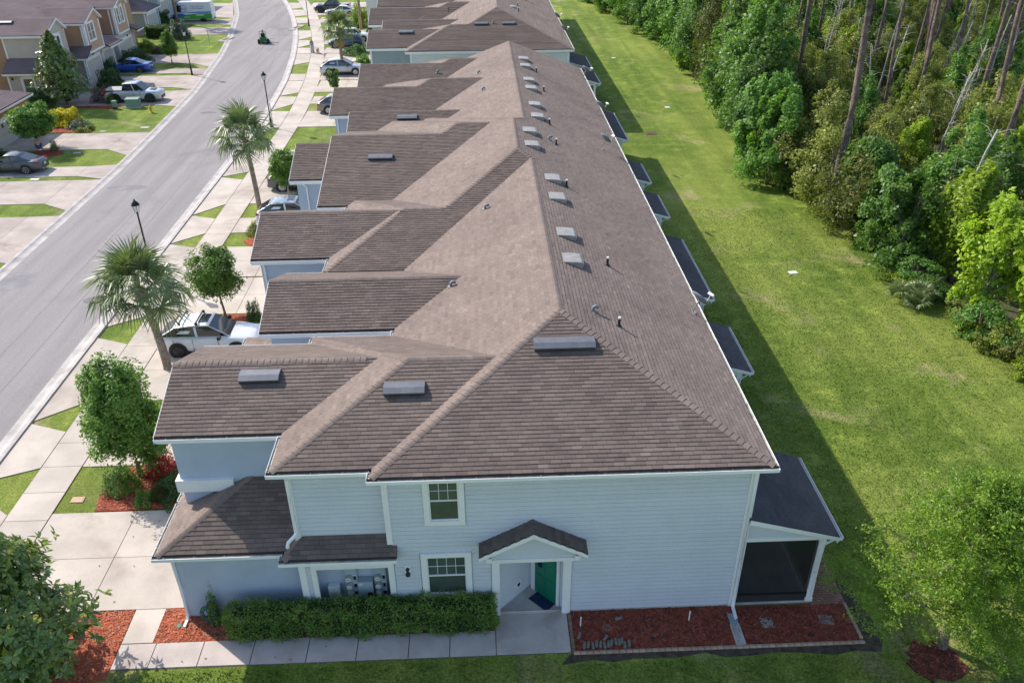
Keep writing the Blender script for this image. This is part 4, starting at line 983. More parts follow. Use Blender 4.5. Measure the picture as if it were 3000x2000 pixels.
def garage_door(par, x, y0, y1, h=2.2, mat='gdoor', lights=False):
    board(x-.02, x+.06, y0-.18, y0, 0, h+.2, 'door_frame', 'white', par); board(x-.02, x+.06, y1, y1+.18, 0, h+.2, 'door_frame', 'white', par); board(x-.02, x+.062, y0-.18, y1+.18, h, h+.32, 'door_frame', 'white', par)
    d = board(x-.04, x-.01, y0, y1, .03, h, 'garage_door', mat, par)
    for i in range(4):
        mb = MB(); mb.box(x-.01, x+.012, y0+.03, y1-.03, .05+h/4*i, h/4*(i+1)-.02); p = part('door_panel', mb, K[mat], d)
    if lights:
        n = 8
        for i in range(n):
            yy = y0+(y1-y0)*(i+.5)/n; mb = MB(); mb.box(x+.012, x+.018, yy-.18, yy+.18, h*.78, h*.94); part('door_light', mb, K['glass'], d)
garage_door(TL, -41.33, 73.1, 76.6); garage_door(TL, -41.33, 77.6, 80.2, 2.3); garage_door(TL, -41.58, 83.0, 86.9)
def downsp(par, x, y, z1, z0=.1): downspout(par, [(x,y,z1),(x,y,z0)], .06)
downsp(TL, -41.95,66.5,5.75,3.6); downsp(TL, -40.95,72.9,5.75,3.2); downsp(TL, -42.05,83.3,5.75,.1); downsp(TL, -41.3,72.5,2.8)
for y in (74.9, 85.0):
    mb = MB(); mb.lathe([(.03,0),(.09,.02),(.07,.22),(.02,.26)], 8, (-41.2,y,2.55)); part('wall_lantern', mb, K['black'], TL)
mb = MB(); mb.lathe([(.03,0),(.09,.02),(.07,.22),(.02,.26)], 8, (-45.25,65.22,2.2)); part('wall_lantern', mb, K['black'], TL)
roofvent_slant(TL, -46.6,-45.3, 68.75,7.06,.375)
dm = MB(); dm.add([(-43.2,75.7,7.2),(-42.2,75.7,7.2),(-43.0,77.2,8.1)], [(0,1,2)])
# terracotta garage house at the left
T0 = thing('garage_house', 'terracotta house with paned white garage door beside the round tree', 'building', (-44,53,0))
b0 = [Sec(-50,-39.4,45.5,56.75,zb=3.0,N=.4,F=.4,E=.45)]
build_roof(T0, b0, tabw=2.4, butt=.028, mats=SL, gutter_kinds='EF', trough=False); wallbox(T0, -50,-39.75,45.8,56.45,-.1,2.78,K['orange'])
garage_door(T0, -39.73, 48.2, 55.5, 1.9, 'gdoor', True)
mb = MB(); mb.lathe([(.03,0),(.09,.02),(.07,.2),(.02,.24)], 8, (-39.6,52.6,2.3)); part('wall_lantern', mb, K['black'], T0)
wallbox(T0, -56,-46,44,56,2.7,5.6,K['orange'])
# grey house farther up the street
T4 = thing('townhouse_building', 'grey townhouse with white trim beyond the tan row by the van', 'building', (-48,104,0))
b4 = [Sec(-60,-44.2,100.4,106.2,zb=2.9,N=.5,F=.5,E=.5)]
build_roof(T4, b4, name='lower_roof', tabw=2.4, butt=.028, mats=SL, gutter_kinds='NE', trough=False); wallbox(T4, -60,-44.6,100.7,106,-.1,2.7,K['greyb'])
build_roof(T4, [Sec(-62,-46.2,103,128,N=.375,E=.375,F=.375)], tabw=2.4, butt=.028, mats=SL, gutter_kinds='NE', trough=False); wallbox(T4, -62,-46.6,103.4,127.6,-.1,5.85,K['greyb'])
for y in (100.72,106.0):
    board(-44.68,-44.56,y-.04,y+.1,0,2.68,'corner_board','white',T4)
for y in (108.2, 112.3, 116.5, 121):
    board(-46.6,-46.54,y,y+.25,0,5.8,'corner_board','white',T4)
garage_door(T4, -46.58, 113.0, 115.8); garage_door(T4, -46.58, 117.5, 120.5); garage_door(T4, -44.58, 101.4, 105.0)
# ================================================================ VEGETATION
def leaf_arrays(r_, C, size, aspect=.45, up=.35, out=None, fold=.25, sj=.35):
    """one folded leaf (two triangles joined as a quad) at every point of C"""
    n = len(C); nrm = r_.normal(size=(n,3)); nrm[:,2] += up*2
    if out is not None: nrm += out*1.2
    nrm /= np.linalg.norm(nrm, axis=1)[:,None]
    a = r_.normal(size=(n,3)); a -= (a*nrm).sum(1)[:,None]*nrm; a /= np.linalg.norm(a, axis=1)[:,None]
    b = np.cross(nrm, a); L = (size*(1+sj*r_.normal(size=n)).clip(.4,1.9))[:,None]; W = L*aspect
    V = np.stack([C-a*L*.5, C+b*W*.5+nrm*L*fold*.3, C+a*L*.5-nrm*L*fold*.2, C-b*W*.5+nrm*L*fold*.3], 1).reshape(-1,3)
    return V
def crown_points(r_, n, shape, clumps=60, cr=.28, shell=.45, rmax=1.18):
    """shape(u3)->pos: clump centres in a unit ball, leaves gathered round each"""
    d = r_.normal(size=(clumps,3)); d /= np.linalg.norm(d,axis=1)[:,None]
    rad = (shell+(rmax-shell)*r_.random(clumps)**.7)[:,None]; cc = d*rad
    idx = r_.integers(0, clumps, n); csz = cr*(.45+1.0*r_.random(clumps))
    q = r_.normal(size=(n,3)); q /= np.linalg.norm(q,axis=1)[:,None]; q *= (r_.random(n)**.45)[:,None]*csz[idx][:,None]
    q[:,2] *= .75
    P = cc[idx]+q; out = P/np.maximum(np.linalg.norm(P,axis=1)[:,None],.05)
    return shape(P), out, shape(cc)
def trunk_mb(r_, h, r0, top_r, lean=(0,0), limbs=(), n=8, wig=.04, seg=7, z0=-.1):
    mb = MB(); pts = []; rad = []
    for i in range(seg+1):
        t = i/seg; pts.append((lean[0]*t+wig*h*.3*math.sin(t*5+r_.random()), lean[1]*t+wig*h*.3*math.sin(t*4+r_.random()*2), z0+(h-z0)*t)); rad.append(r0*(1-t)+top_r*t+(r0*.35 if i == 0 else 0))
    mb.tube(pts, rad, n)
    for (zt, end) in limbs:
        t = min(max((zt-z0)/(h-z0),0),.98); k = t*seg; i = int(k); f = k-i; p = Vector(pts[i]).lerp(Vector(pts[min(i+1,seg)]), f); e = Vector(end); m = p.lerp(e,.5)+Vector((0,0,.08*(e-p).length))
        rr = (r0*(1-t)+top_r*t)*.6; mb.tube([p, m, e], [rr, rr*.6, rr*.22], 5)
    return mb
def make_tree(name, label, cat, loc, h, rx, ry, z0, z1, mat, bark, leaves=9000, size=.09, aspect=.5, clumps=60, cr=.3, shell=.45, r0=.1, profile=None, seed=1, group=None, up=.35, lean=(0,0), fold=.25, rz=0):
    r_ = np.random.default_rng(seed); t = thing(name, label, cat, loc, rz, group)
    zc, rzz = (z0+z1)/2, (z1-z0)/2
    def shape(P):
        q = P.copy(); w = np.ones(len(P)) if profile is None else profile((P[:,2]+1)/2)
        q[:,0] = P[:,0]*rx*w+lean[0]*.8; q[:,1] = P[:,1]*ry*w+lean[1]*.8; q[:,2] = zc+P[:,2]*rzz; return q
    P, out, cc = crown_points(r_, leaves, shape, clumps, cr, shell, .98)
    limbs = [(z0+(c[2]-z0)*.45 if c[2] > z0 else z0, c) for c in cc[:26]]
    part('trunk', trunk_mb(r_, z0+(z1-z0)*.72, r0, r0*.3, lean, limbs), bark, t, world=False, smooth=True)
    V = leaf_arrays(r_, P, size, aspect, up, out, fold)
    link('crown', fastmesh('crown', V, np.arange(len(V)).reshape(-1,4), mat), t, world=False)
    return t
LM = {}
LM['lig'] = leafmat('privet_leaf', (.085,.180,.030), (.170,.290,.055), (.26,.37,.09), sc=1.3, trans=.35)
LM['mag'] = leafmat('magnolia_leaf', (.095,.175,.040), (.215,.295,.058), (.52,.47,.09), rough=.25, spec=.6, sc=2.2, trans=.2)
LM['oak'] = leafmat('live_oak_leaf', (.105,.200,.022), (.195,.295,.036), (.31,.39,.065), sc=1.2, trans=.35)
LM['bush'] = leafmat('bush_leaf', (.045,.115,.026), (.085,.170,.040), sc=2)
LM['hedge'] = leafmat('hedge_leaf', (.13,.25,.052), (.24,.36,.078), (.34,.44,.11), sc=1.6, trans=.3)
LM['lime'] = leafmat('lime_leaf', (.13,.22,.025), (.24,.32,.04), sc=2)
LM['yellow'] = leafmat('yellow_leaf', (.55,.47,.01), (.75,.66,.02), sc=3, trans=.3)
LM['red'] = leafmat('red_leaf', (.45,.02,.045), (.6,.06,.06), (.20,.25,.05), sc=3)
LM['purple'] = leafmat('plum_leaf', (.11,.055,.06), (.20,.12,.11), sc=3)
LM['blueg'] = leafmat('blue_green_leaf', (.075,.115,.085), (.12,.165,.125), sc=2)
LM['f1'] = leafmat('forest_leaf_deep', (.090,.195,.042), (.165,.290,.062), (.25,.37,.09), sc=.7, orand=.3, trans=.40)
LM['f2'] = leafmat('forest_leaf_olive', (.165,.205,.045), (.265,.290,.070), (.36,.33,.11), sc=.7, orand=.3, trans=.40)
LM['f3'] = leafmat('forest_leaf_bright', (.20,.31,.028), (.33,.43,.045), (.44,.50,.08), sc=.7, orand=.25, trans=.42)
LM['f4'] = leafmat('cedar_needles', (.125,.150,.045), (.215,.225,.065), sc=.8, orand=.25, trans=.4)
LM['palm'] = leafmat('palm_frond', (.105,.165,.055), (.195,.245,.095), (.32,.35,.18), rough=.4, spec=.5, sc=2, trans=.18)
LM['dead'] = leafmat('dead_frond', (.30,.22,.11), (.40,.30,.16), sc=2)
LM['flower'] = MT('white_blossom', (.82,.80,.70), .6, .05)
LM['brownleaf'] = MT('brown_leaf', (.33,.16,.05), .6, .2, 5)

pear = lambda s: (.55+.75*s-1.0*s*s+.25*np.sin(s*3.1))/.95
cone = lambda s: 1.12-.95*s**1.1
# street trees on the near side
make_tree('shade_tree','bushy bright green street tree beside the near front wing','tree',(-13.75,7.43,0),5.6,1.5,1.5,.6,5.7,LM['lig'],K['bark'],34000,.12,.5,100,.31,.4,.10,lambda s:1.16-.5*s+.06*np.sin(9*s),11)
make_tree('shade_tree','lopsided young street tree in red mulch behind the white roof-bar car','tree',(-13.69,20.25,0),4.1,1.4,1.4,1.15,4.2,LM['lig'],K['bark'],14000,.115,.5,60,.34,.3,.07,lambda s:1.15-.5*s,12,lean=(-.25,.1))
make_tree('shade_tree','round green street tree hiding the dark green car','tree',(-13.75,37.97,0),3.4,1.05,1.05,.7,3.5,LM['lig'],K['palebark'],14000,.115,.5,60,.3,.5,.07,None,13)
make_tree('shade_tree','small round green tree behind the grey crossover','tree',(-14.6,66.87,0),2.5,.8,.8,.5,2.5,LM['f1'],K['palebark'],4500,.12,.5,40,.3,.5,.06,None,14)
# magnolia at the lower left, oak at the lower right
def magnolia(name, label, loc, rx, z0, z1, n_tips, seed, leaf=.17, prof=cone, flowers=4):
    r_ = np.random.default_rng(seed); t = thing(name, label, 'tree', loc, 0)
    d = r_.normal(size=(n_tips,3)); d /= np.linalg.norm(d,axis=1)[:,None]; rad = (.55+.45*r_.random(n_tips)**.5)[:,None]; P = d*rad
    s = (P[:,2]+1)/2; w = prof(s); tips = np.stack([P[:,0]*rx*w, P[:,1]*rx*w, (z0+z1)/2+P[:,2]*(z1-z0)/2],1)
    ang = np.arctan2(tips[:,1],tips[:,0]); tips[:,:2] *= (1+.16*r_.normal(size=(n_tips,1))+.22*np.sin(ang*3+tips[:,2]*2.1+seed)[:,None])
    out = np.stack([P[:,0],P[:,1],np.full(n_tips,.75)],1); out /= np.linalg.norm(out,axis=1)[:,None]
    # whorl of leaves around each tip
    k = 9; C = np.repeat(tips,k,0); ax = np.repeat(out,k,0); m = len(C)
    a = r_.normal(size=(m,3)); a -= (a*ax).sum(1)[:,None]*ax; a /= np.linalg.norm(a,axis=1)[:,None]
    dirn = a*.85+ax*r_.uniform(-.15,.75,(m,1)); dirn /= np.linalg.norm(dirn,axis=1)[:,None]
    side = np.cross(dirn, ax); side /= np.maximum(np.linalg.norm(side,axis=1)[:,None],.1); nn = np.cross(side, dirn)
    L = (leaf*(1+.25*r_.normal(size=m)).clip(.5,1.6))[:,None]; W = L*.42
    off = C-ax*r_.uniform(0,.10,(m,1))
    V = np.stack([off, off+dirn*L*.5+side*W*.5+nn*L*.06, off+dirn*L-nn*L*.08, off+dirn*L*.5-side*W*.5+nn*L*.06],1).reshape(-1,3)
    limbs = [(max(z0*.6, p[2]*.55), p) for p in tips[:60]]
    part('trunk', trunk_mb(r_, z1*.85, .12, .03, (0,0), limbs), K['bark'], t, world=False, smooth=True)
    link('crown', fastmesh('crown', V, np.arange(len(V)).reshape(-1,4), LM['mag']), t, world=False)
    top = tips[np.argsort(-(out[:,2]*.2-P[:,1]*.8+P[:,0]*.3))][:60]
    for i in range(flowers):
        p = top[int(r_.integers(0,60))]; mb = MB()
        for j in range(7):
            a_ = 2*math.pi*j/7; mb.add([(0,0,0),(.05*math.cos(a_-.5),.05*math.sin(a_-.5),.05),(.11*math.cos(a_),.11*math.sin(a_),.07),(.05*math.cos(a_+.5),.05*math.sin(a_+.5),.05)], [(0,1,2,3)])
        f = part('blossom', mb, LM['flower'] if i < flowers-1 else LM['brownleaf'], t, world=False); f.location = (p[0]*1.04, p[1]*1.04-.05, p[2]+.06)
    return t
magnolia('magnolia_tree','glossy magnolia with white blossoms beside the front walk end',(-13.85,-2.0,0),2.6,.2,6.6,1500,21,.25,lambda s:1.12-.95*s**1.25,6)
magnolia('magnolia_tree','tall conical magnolia in front of the beige house wall',(-40.2,64.2,0),2.5,.4,7.0,1150,22,.26,cone,3)
def oak():
    r_ = np.random.default_rng(31); t = thing('oak_tree','airy yellow green young oak by the screened porch lawn','tree',(13.65,-1.9,0))
    tips = []; mb = trunk_mb(r_, 5.4, .13, .03, (.15,.1), [], 9)
    for i in range(44):
        z = .95+4.9*(i/44)**.9; a = i*2.4+r_.uniform(-.4,.4); L = 2.75*(1-.62*(max(0,z-1.3)/5.2)**1.5)*r_.uniform(.45,1.25); rise = r_.uniform(.25,.75)
        b = Vector((.15*z/5.4,.1*z/5.4,z)); e = b+Vector((math.cos(a)*L, math.sin(a)*L, L*rise*.55)); m = b.lerp(e,.5)+Vector((0,0,.12*L))
        mb.tube([b,m,e],[.045*(1-z/8),.028*(1-z/8),.006],5)
        for k in range(30):
            u = r_.uniform(.22,1.05); p = b.lerp(e,u)+Vector((0,0,.48*L*u*(1-u))); s_ = .17+.24*u*(1.25-u)*L
            q = p+Vector(r_.normal(size=3)*s_); tips.append(q)
            if k % 4 == 0: mb.tube([p, q],[.009,.004],4)
    part('trunk', mb, K['bark'], t, world=False, smooth=True)
    T = np.array([tuple(q) for q in tips]); n = 88000; idx = r_.integers(0,len(T),n); C = T[idx]+r_.normal(size=(n,3))*np.array([.12,.12,.085])
    V = leaf_arrays(r_, C, .084, .42, .5); link('crown', fastmesh('crown', V, np.arange(len(V)).reshape(-1,4), LM['oak']), t, world=False)
oak()
# clipped hedge along the near wall
def hedge_box(name, label, x0, x1, y0, y1, h, n, mat, seed, size=.05, cat='hedge', bump_=.07):
    r_ = np.random.default_rng(seed); t = thing(name, label, cat, ((x0+x1)/2,(y0+y1)/2,0))
    mb = MB(); mb.box(x0+.12-(x0+x1)/2, x1-.12-(x0+x1)/2, y0+.12-(y0+y1)/2, y1-.12-(y0+y1)/2, 0, h-.14); part('branches', mb, K['branchdark'], t, world=False)
    f = r_.random(n); X = r_.uniform(x0,x1,n); Y = r_.uniform(y0,y1,n); Z = r_.uniform(.08,h,n)
    A1 = (y1-y0)*(x1-x0); A2 = (x1-x0)*h; A3 = (y1-y0)*h; tot = A1+2*A2+2*A3
    c1, c2, c3, c4 = A1/tot, (A1+A2)/tot, (A1+2*A2)/tot, (A1+2*A2+A3)/tot
    lump = lambda a, b: bump_*(np.sin(a*5.1)+np.sin(b*7.3+a*2.2)+.7*np.sin(a*11.7+1))
    top = f < c1; Z[top] = h+lump(X[top],Y[top]); fr = (f >= c1)&(f < c2); Y[fr] = y0+lump(X[fr],Z[fr])*.8; bk = (f >= c2)&(f < c3); Y[bk] = y1
    le = (f >= c3)&(f < c4); X[le] = x0+lump(Y[le],Z[le]); ri = f >= c4; X[ri] = x1+lump(Y[ri],Z[ri])
    P = np.stack([X-(x0+x1)/2, Y-(y0+y1)/2, Z],1)+r_.normal(size=(n,3))*.045
    sp = r_.random(n) < .03; P[sp & top,2] += r_.uniform(.02,.16,(sp&top).sum())
    V = leaf_arrays(r_, P, size, .5, .4); link('foliage', fastmesh('foliage', V, np.arange(len(V)).reshape(-1,4), mat), t, world=False); return t
K['branchdark'] = MT('twig_mass', (.022,.028,.012), .95, .3, 5)
hedge_box('hedge','long clipped green hedge under the meter closet and window',-8.15,.06,-.72,-.10,1.12,36000,LM['hedge'],41,.062)
hedge_box('hedge','dark clipped hedge beside the grey garage wall up the street',-43.9,-40.2,97.6,99.2,1.4,5000,LM['bush'],42,.13)
def shrub(name, label, x, y, rx, h, n, mat, seed, size=.07, cat='bush', group=None, aspect=.5, up=.4):
    r_ = np.random.default_rng(seed); t = thing(name, label, cat, (x,y,0), 0, group)
    n = int(n*2.1); d = r_.normal(size=(n,3)); d[:,2] = np.abs(d[:,2]); d /= np.linalg.norm(d,axis=1)[:,None]
    lob = 1+.16*np.sin(d[:,0]*7+seed)+.16*np.sin(d[:,1]*8+seed*2)+.1*np.sin(d[:,2]*9); rad = (.62+.38*r_.random(n)**.5)*lob
    P = d*rad[:,None]*np.array([rx,rx,h]); P[:,2] += .04
    V = leaf_arrays(r_, P, size, aspect, up, d); mb = MB()
    for i in range(7):
        a = i*.9; mb.tube([(0,0,-.05),(math.cos(a)*rx*.25,math.sin(a)*rx*.25,h*.35),(math.cos(a)*rx*.6,math.sin(a)*rx*.6,h*.75)],[.025,.018,.006],5)
    part('stem', mb, K['bark'], t, world=False)
    link('foliage', fastmesh('foliage', V, np.arange(len(V)).reshape(-1,4), mat), t, world=False); return t
shrub('shrub','light green leafy shrub at the left of the near mulch bed',-14.15,6.75,.62,.85,2200,LM['lig'],51)
shrub('shrub','spreading dark green shrub below the front wing wall',-11.75,6.35,.95,.85,3200,LM['bush'],52)
shrub('shrub','red flowering shrub behind the near street tree trunk',-12.9,7.6,.55,.95,1600,LM['red'],53)
shrub('shrub','small green shrub in the mulch below the near tree',-13.0,5.85,.35,.5,800,LM['lig'],54)
shrub('shrub','sparse olive shrub against the front wing wall',-10.9,5.95,.45,.6,800,LM['f2'],55)
shrub('shrub','upright dark shrub in red mulch by the white car hood',-11.9,19.5,.42,1.15,1600,LM['bush'],56)
shrub('shrub','small sapling growing by the coiled hose at the garage wall',-8.75,.05,.18,1.35,260,LM['lig'],57,.075)
shrub('shrub','spiky grass clump at the verge by the second wing',-14.6,31.2,.45,.7,900,LM['f2'],58,.2,aspect=.1)
shrub('shrub','low yellow green clump at the dark car wheel',-12.7,37.4,.5,.6,900,LM['lime'],59,.14,aspect=.15)
shrub('shrub','lime green shrub at the far front lawn corner',-10.6,55.4,.9,.8,1500,LM['lime'],60,.1)
shrub('shrub','small round green bush by the far front wing',-10.4,66.6,.45,.6,800,LM['lig'],61,.1)
shrub('shrub','bright green grassy bush beside the cream building corner',-10.6,78.2,1.3,1.2,2200,LM['f3'],62,.16,aspect=.25)
shrub('shrub','round green bush behind the white crossover',-13.1,79.5,1.0,1.0,1500,LM['lig'],63,.14)
shrub('shrub','dark low bush under the far palm',-14.8,85.6,1.5,.9,1500,LM['bush'],64,.16)
shrub('shrub','clump of green leaves between palm and dark blue crossover',-13.1,87.6,1.4,1.0,1500,LM['f1'],65,.16)
shrub('shrub','tall bright green bush behind the farthest palm',-16.4,104.5,1.7,2.4,2500,LM['f3'],66,.2)
shrub('shrub','pair of dark rounded bushes by the red trimmed wall',-14.2,98.2,1.0,1.1,1200,LM['bush'],67,.16)
shrub('shrub','round clipped green bush behind the silver pickup bed',-38.7,71.6,1.35,1.55,3600,LM['bush'],68,.12)
shrub('shrub','dark green bush between the garage and the blue sedan',-41.0,77.6,1.1,1.35,2400,LM['bush'],69,.12)
shrub('shrub','wide green bush beyond the blue sedan roof',-40.3,83.2,1.8,1.3,3200,LM['bush'],70,.13)
shrub('shrub','yellow lime bush at the end garage of the tan row',-40.9,89.3,1.0,1.2,1600,LM['lime'],71,.13)
shrub('shrub','plum coloured low bush beside the thin green street tree',-38.8,88.2,1.1,.7,1500,LM['purple'],72,.12)
shrub('shrub','blue green rounded bush behind the left street lamp',-39.3,97.2,1.35,1.9,2800,LM['blueg'],73,.15)
shrub('shrub','vivid yellow shrub at the driveway corner lawn',-37.5,57.6,1.35,1.15,2600,LM['yellow'],74,.15)
shrub('shrub','plum leaved shrub with pale twigs by the pickup tailgate',-37.2,65.4,1.0,1.2,1700,LM['purple'],75,.1)
shrub('shrub','ball clipped green shrub behind the small utility pedestal',-35.9,64.6,.65,1.05,1900,LM['lig'],76,.08)
shrub('shrub','dark green shrub row under the beige wall window',-42.9,63.8,1.5,1.3,2600,LM['bush'],77,.13)
shrub('shrub','grey green grass tuft in front of the yellow shrub',-35.7,56.1,.95,.65,1600,LM['blueg'],78,.22,aspect=.08)
shrub('shrub','low brown green groundcover by the big driveway',-35.0,55.4,.8,.35,1200,LM['f2'],79,.1)
shrub('shrub','thin grassy plant in dark mulch by the sedan',-35.2,49.8,.3,.7,400,LM['f2'],80,.25,aspect=.07)
shrub('shrub','dark low hedge at the garage wall behind the sedan',-38.9,47.2,1.2,.8,1500,LM['bush'],81,.12)
shrub('shrub','dark bush at the foot of the van nose',-45.4,110.6,1.6,1.2,1600,LM['bush'],82,.2)
shrub('shrub','low dark bush on the mulch beside the grey house',-45.0,107.0,1.2,1.0,1200,LM['bush'],83,.2)
make_tree('shade_tree','dense round tree beside the terracotta garage door','tree',(-36.75,50.4,0),3.6,1.65,1.65,.95,3.85,LM['f1'],K['bark'],22000,.14,.5,90,.3,.5,.13,None,15)
make_tree('shade_tree','slim green street tree in the lawn beside the left street lamp','tree',(-35.77,82.4,0),3.5,1.05,1.05,.7,3.6,LM['lig'],K['bark'],13000,.14,.5,60,.32,.5,.07,lambda s:1.0-.3*s,16)
# palms
def palm_frond_mesh(seed, L=1.15, droop=.5):
    r_ = np.random.default_rng(seed); V = []; F = []
    pet = .95
    def q(a, b, w0, w1, up_):
        a = np.array(a); b = np.array(b); d = b-a; s = np.cross(d, up_); s = s/max(np.linalg.norm(s),1e-6); i = len(V)
        V.extend([a-s*w0, a+s*w0, b+s*w1, b-s*w1]); F.append((i,i+1,i+2,i+3))
    up_ = np.array([0,0,1.])
    P0, P1, P2 = np.array([0,0,0]), np.array([pet*.6,0,.16]), np.array([pet,0,.14])
    q(P0,P1,.028,.02,up_); q(P1,P2,.02,.015,up_)
    n = 30
    for i in range(n):
        a = (i/(n-1)-.5)*2*R(118); l = L*(.72+.28*math.cos(a*.75))*r_.uniform(.88,1.08)
        dz = .10*math.cos(a)+r_.uniform(-.05,.05); d = np.array([math.cos(a),math.sin(a),dz]); m = P2+d*l*.55+np.array([0,0,.05]); e = P2+np.array([math.cos(a)*l*.95,math.sin(a)*l*.95, dz*l-droop*l*r_.uniform(.25,.6)])
        q(P2,m,.008,.036,up_+.3*r_.normal(size=3)); q(m,e,.036,.003,up_+.3*r_.normal(size=3))
    return np.array(V), np.array(F)
FRM = [fastmesh('frond', *palm_frond_mesh(s, droop=d), LM['palm']) for s, d in ((1,.45),(2,.85),(3,1.15))]
DEADM = fastmesh('frond', *palm_frond_mesh(9, .9, 1.3), LM['dead'])
def palm(label, x, y, h, sc=1.0, n=34, lean=(0,0), seed=0, dead=2, r0=.17):
    r_ = random.Random(seed); t = thing('palm_tree', label, 'palm tree', (x,y,0), 0)
    mb = MB(); pts = []; rad = []
    for i in range(25):
        u = i/24; pts.append((lean[0]*u*u, lean[1]*u*u, -.1+(h+.1)*u)); rad.append(r0*(1.15-.2*u)*(1+.05*(i % 2))+(.06 if i == 0 else 0)+(.07*max(0,(u-.82)/.18)))
    mb.tube(pts, rad, 10); tr = part('trunk', mb, K['palmbark'], t, world=False, smooth=True)
    mb = MB()
    for i in range(26):
        a = i*2.4; z = h-.75+.85*i/26; c = Vector((lean[0],lean[1],z)); d = Vector((math.cos(a),math.sin(a),.9)); p = c+Vector((math.cos(a),math.sin(a),0))*(r0+.01)
        mb.tube([p, p+d*.22],[.045,.03],5)
    part('boot', mb, K['palmbark'], tr, world=False)
    for i in range(n):
        u = (i+.5)/n; el = 80-u*118; az = i*137.5+r_.uniform(-15,15)
        me = FRM[0 if el > 45 else 1 if el > 0 else 2]
        o = link('frond', me, t, world=False); o.location = (lean[0],lean[1],h-.1+.25*(1-u)); o.rotation_euler = (R(r_.uniform(-25,25)), R(-el), R(az)); o.rotation_mode = 'XYZ'; k = sc*r_.uniform(.88,1.08); o.scale = (k,k,k)
    for i in range(dead):
        o = link('frond', DEADM, t, world=False); o.location = (lean[0],lean[1],h-.4); o.rotation_euler = (0, R(62+8*i), R(r_.uniform(0,360))); o.scale = (sc*.8,)*3
    return t
palm('palm fanning over the kerb beside the white roof-bar car',-15.11,15.33,4.2,1.22,28,(-.35,0),1,0)
palm('slender palm by the road with its crown over the second car',-14.95,34.5,5.3,1.16,25,(-.25,.1),2,0,.15)
palm('palm with brown hanging fronds beside the white crossover',-14.88,75.2,4.75,1.08,26,(0,0),3,5,.16)
palm('farthest palm by the red trimmed cream wall',-16.0,101.5,6.2,1.0,30,(0,0),4,0,.16)
mb = MB(); tv = thing('palm_tree','tall palm with bare brown trunk standing in front of the van','palm tree',(-43.1,108.9,0)); mb.tube([(0,0,-.1),(-.1,0,3),(-.35,0,6),(-.5,0,9)],[.26,.22,.2,.19],10); part('trunk', mb, K['palmbark'], tv, world=False, smooth=True)
for i in range(20):
    o = link('frond', FRM[i % 3], tv, world=False); o.location = (-.5,0,9); o.rotation_euler = (0, R(-(80-i*6)), R(i*137.5)); o.scale = (1.2,)*3

# ---------------------------------------------------------------- woodland
def forest_proto(seed, rx, z0, z1, leaves, size, mat, bark, clumps, prof=None, r0=.12, shell=.35, cr=.3):
    r_ = np.random.default_rng(seed); zc, rz_ = (z0+z1)/2, (z1-z0)/2
    def shape(P):
        q = P.copy(); w = np.ones(len(P)) if prof is None else prof((P[:,2]+1)/2); q[:,0] *= rx*w; q[:,1] *= rx*w; q[:,2] = zc+P[:,2]*rz_; return q
    P, out, cc = crown_points(r_, leaves, shape, clumps, cr, shell)
    V = leaf_arrays(r_, P, size, .6, .45, out)
    cm = fastmesh('crown', V, np.arange(len(V)).reshape(-1,4), mat)
    tm = trunk_mb(r_, z0+(z1-z0)*.8, r0, r0*.25, (r_.normal()*.3,r_.normal()*.3), [(z0+(c[2]-z0)*.4 if c[2] > z0 else z0, c) for c in cc[:22]], 7).mesh('trunk', bark, True)
    return cm, tm
el = lambda s: .75+.6*s-.75*s*s
PR = {
 'deep1': forest_proto(101,2.3,.4,8.2,12000,.21,LM['f1'],K['bark'],60,el,cr=.34),
 'deep2': forest_proto(102,2.0,.1,6.0,10000,.20,LM['f1'],K['bark'],52,lambda s:1.05-.5*s),
 'olive1': forest_proto(103,2.5,1.0,8.5,9000,.20,LM['f2'],K['palebark'],52,el,shell=.25),
 'olive2': forest_proto(104,2.0,.2,5.0,10000,.16,LM['f2'],K['palebark'],80,None,shell=.3),
 'bright1': forest_proto(105,2.1,.3,6.6,8500,.23,LM['f3'],K['palebark'],46,el,shell=.3,cr=.34),
 'bright2': forest_proto(106,1.6,2.0,7.5,5000,.2,LM['f3'],K['palebark'],42,el,shell=.2,cr=.26),
 'cedar': forest_proto(107,2.1,.5,11.5,17000,.15,LM['f4'],K['bark'],120,lambda s:1.15-.85*s),
 'shrubd': forest_proto(108,1.3,.0,2.2,6000,.13,LM['f1'],K['bark'],50,None),
 'shrubo': forest_proto(109,1.1,.0,1.5,4500,.12,LM['f2'],K['bark'],40,None),
 'shrubb': forest_proto(110,1.0,.0,1.3,4000,.13,LM['f3'],K['bark'],40,None),
}
KIND = {'deep1':('broadleaf_tree','tall deep green broadleaf tree in the woodland'),'deep2':('broadleaf_tree','bushy deep green tree reaching the ground at the wood edge'),'olive1':('broadleaf_tree','olive green leafy tree in the woodland'),'olive2':('broadleaf_tree','low olive green bushy tree in the woodland understorey'),'bright1':('broadleaf_tree','bright yellow green leafy tree in the woodland'),'bright2':('broadleaf_tree','thin tree with sparse bright yellow green crown in the woodland'),'cedar':('cedar_tree','tall brownish green conical cedar at the far wood edge'),
 'shrubd':('woodland_shrub','low dark green shrub along the wood edge'),'shrubo':('woodland_shrub','low olive shrub along the wood edge'),'shrubb':('woodland_shrub','low bright green shrub along the wood edge')}
EDGE = [(11.8,24.9),(14,24.4),(17,24.0),(19,24.6),(20.8,23.6),(25.8,24.0),(29,24.6),(32,24.0),(36.6,23.0),(39,21.6),(44.6,22.4),(50,23.4),(56.4,23.8),(63.5,25.2),(69.7,23.6),(81,25),(90,25),(100.8,22.4),(118,19.8),(130,17.5),(150,14)]
edge = lambda y: float(np.interp(y, [e[0] for e in EDGE], [e[1] for e in EDGE]))
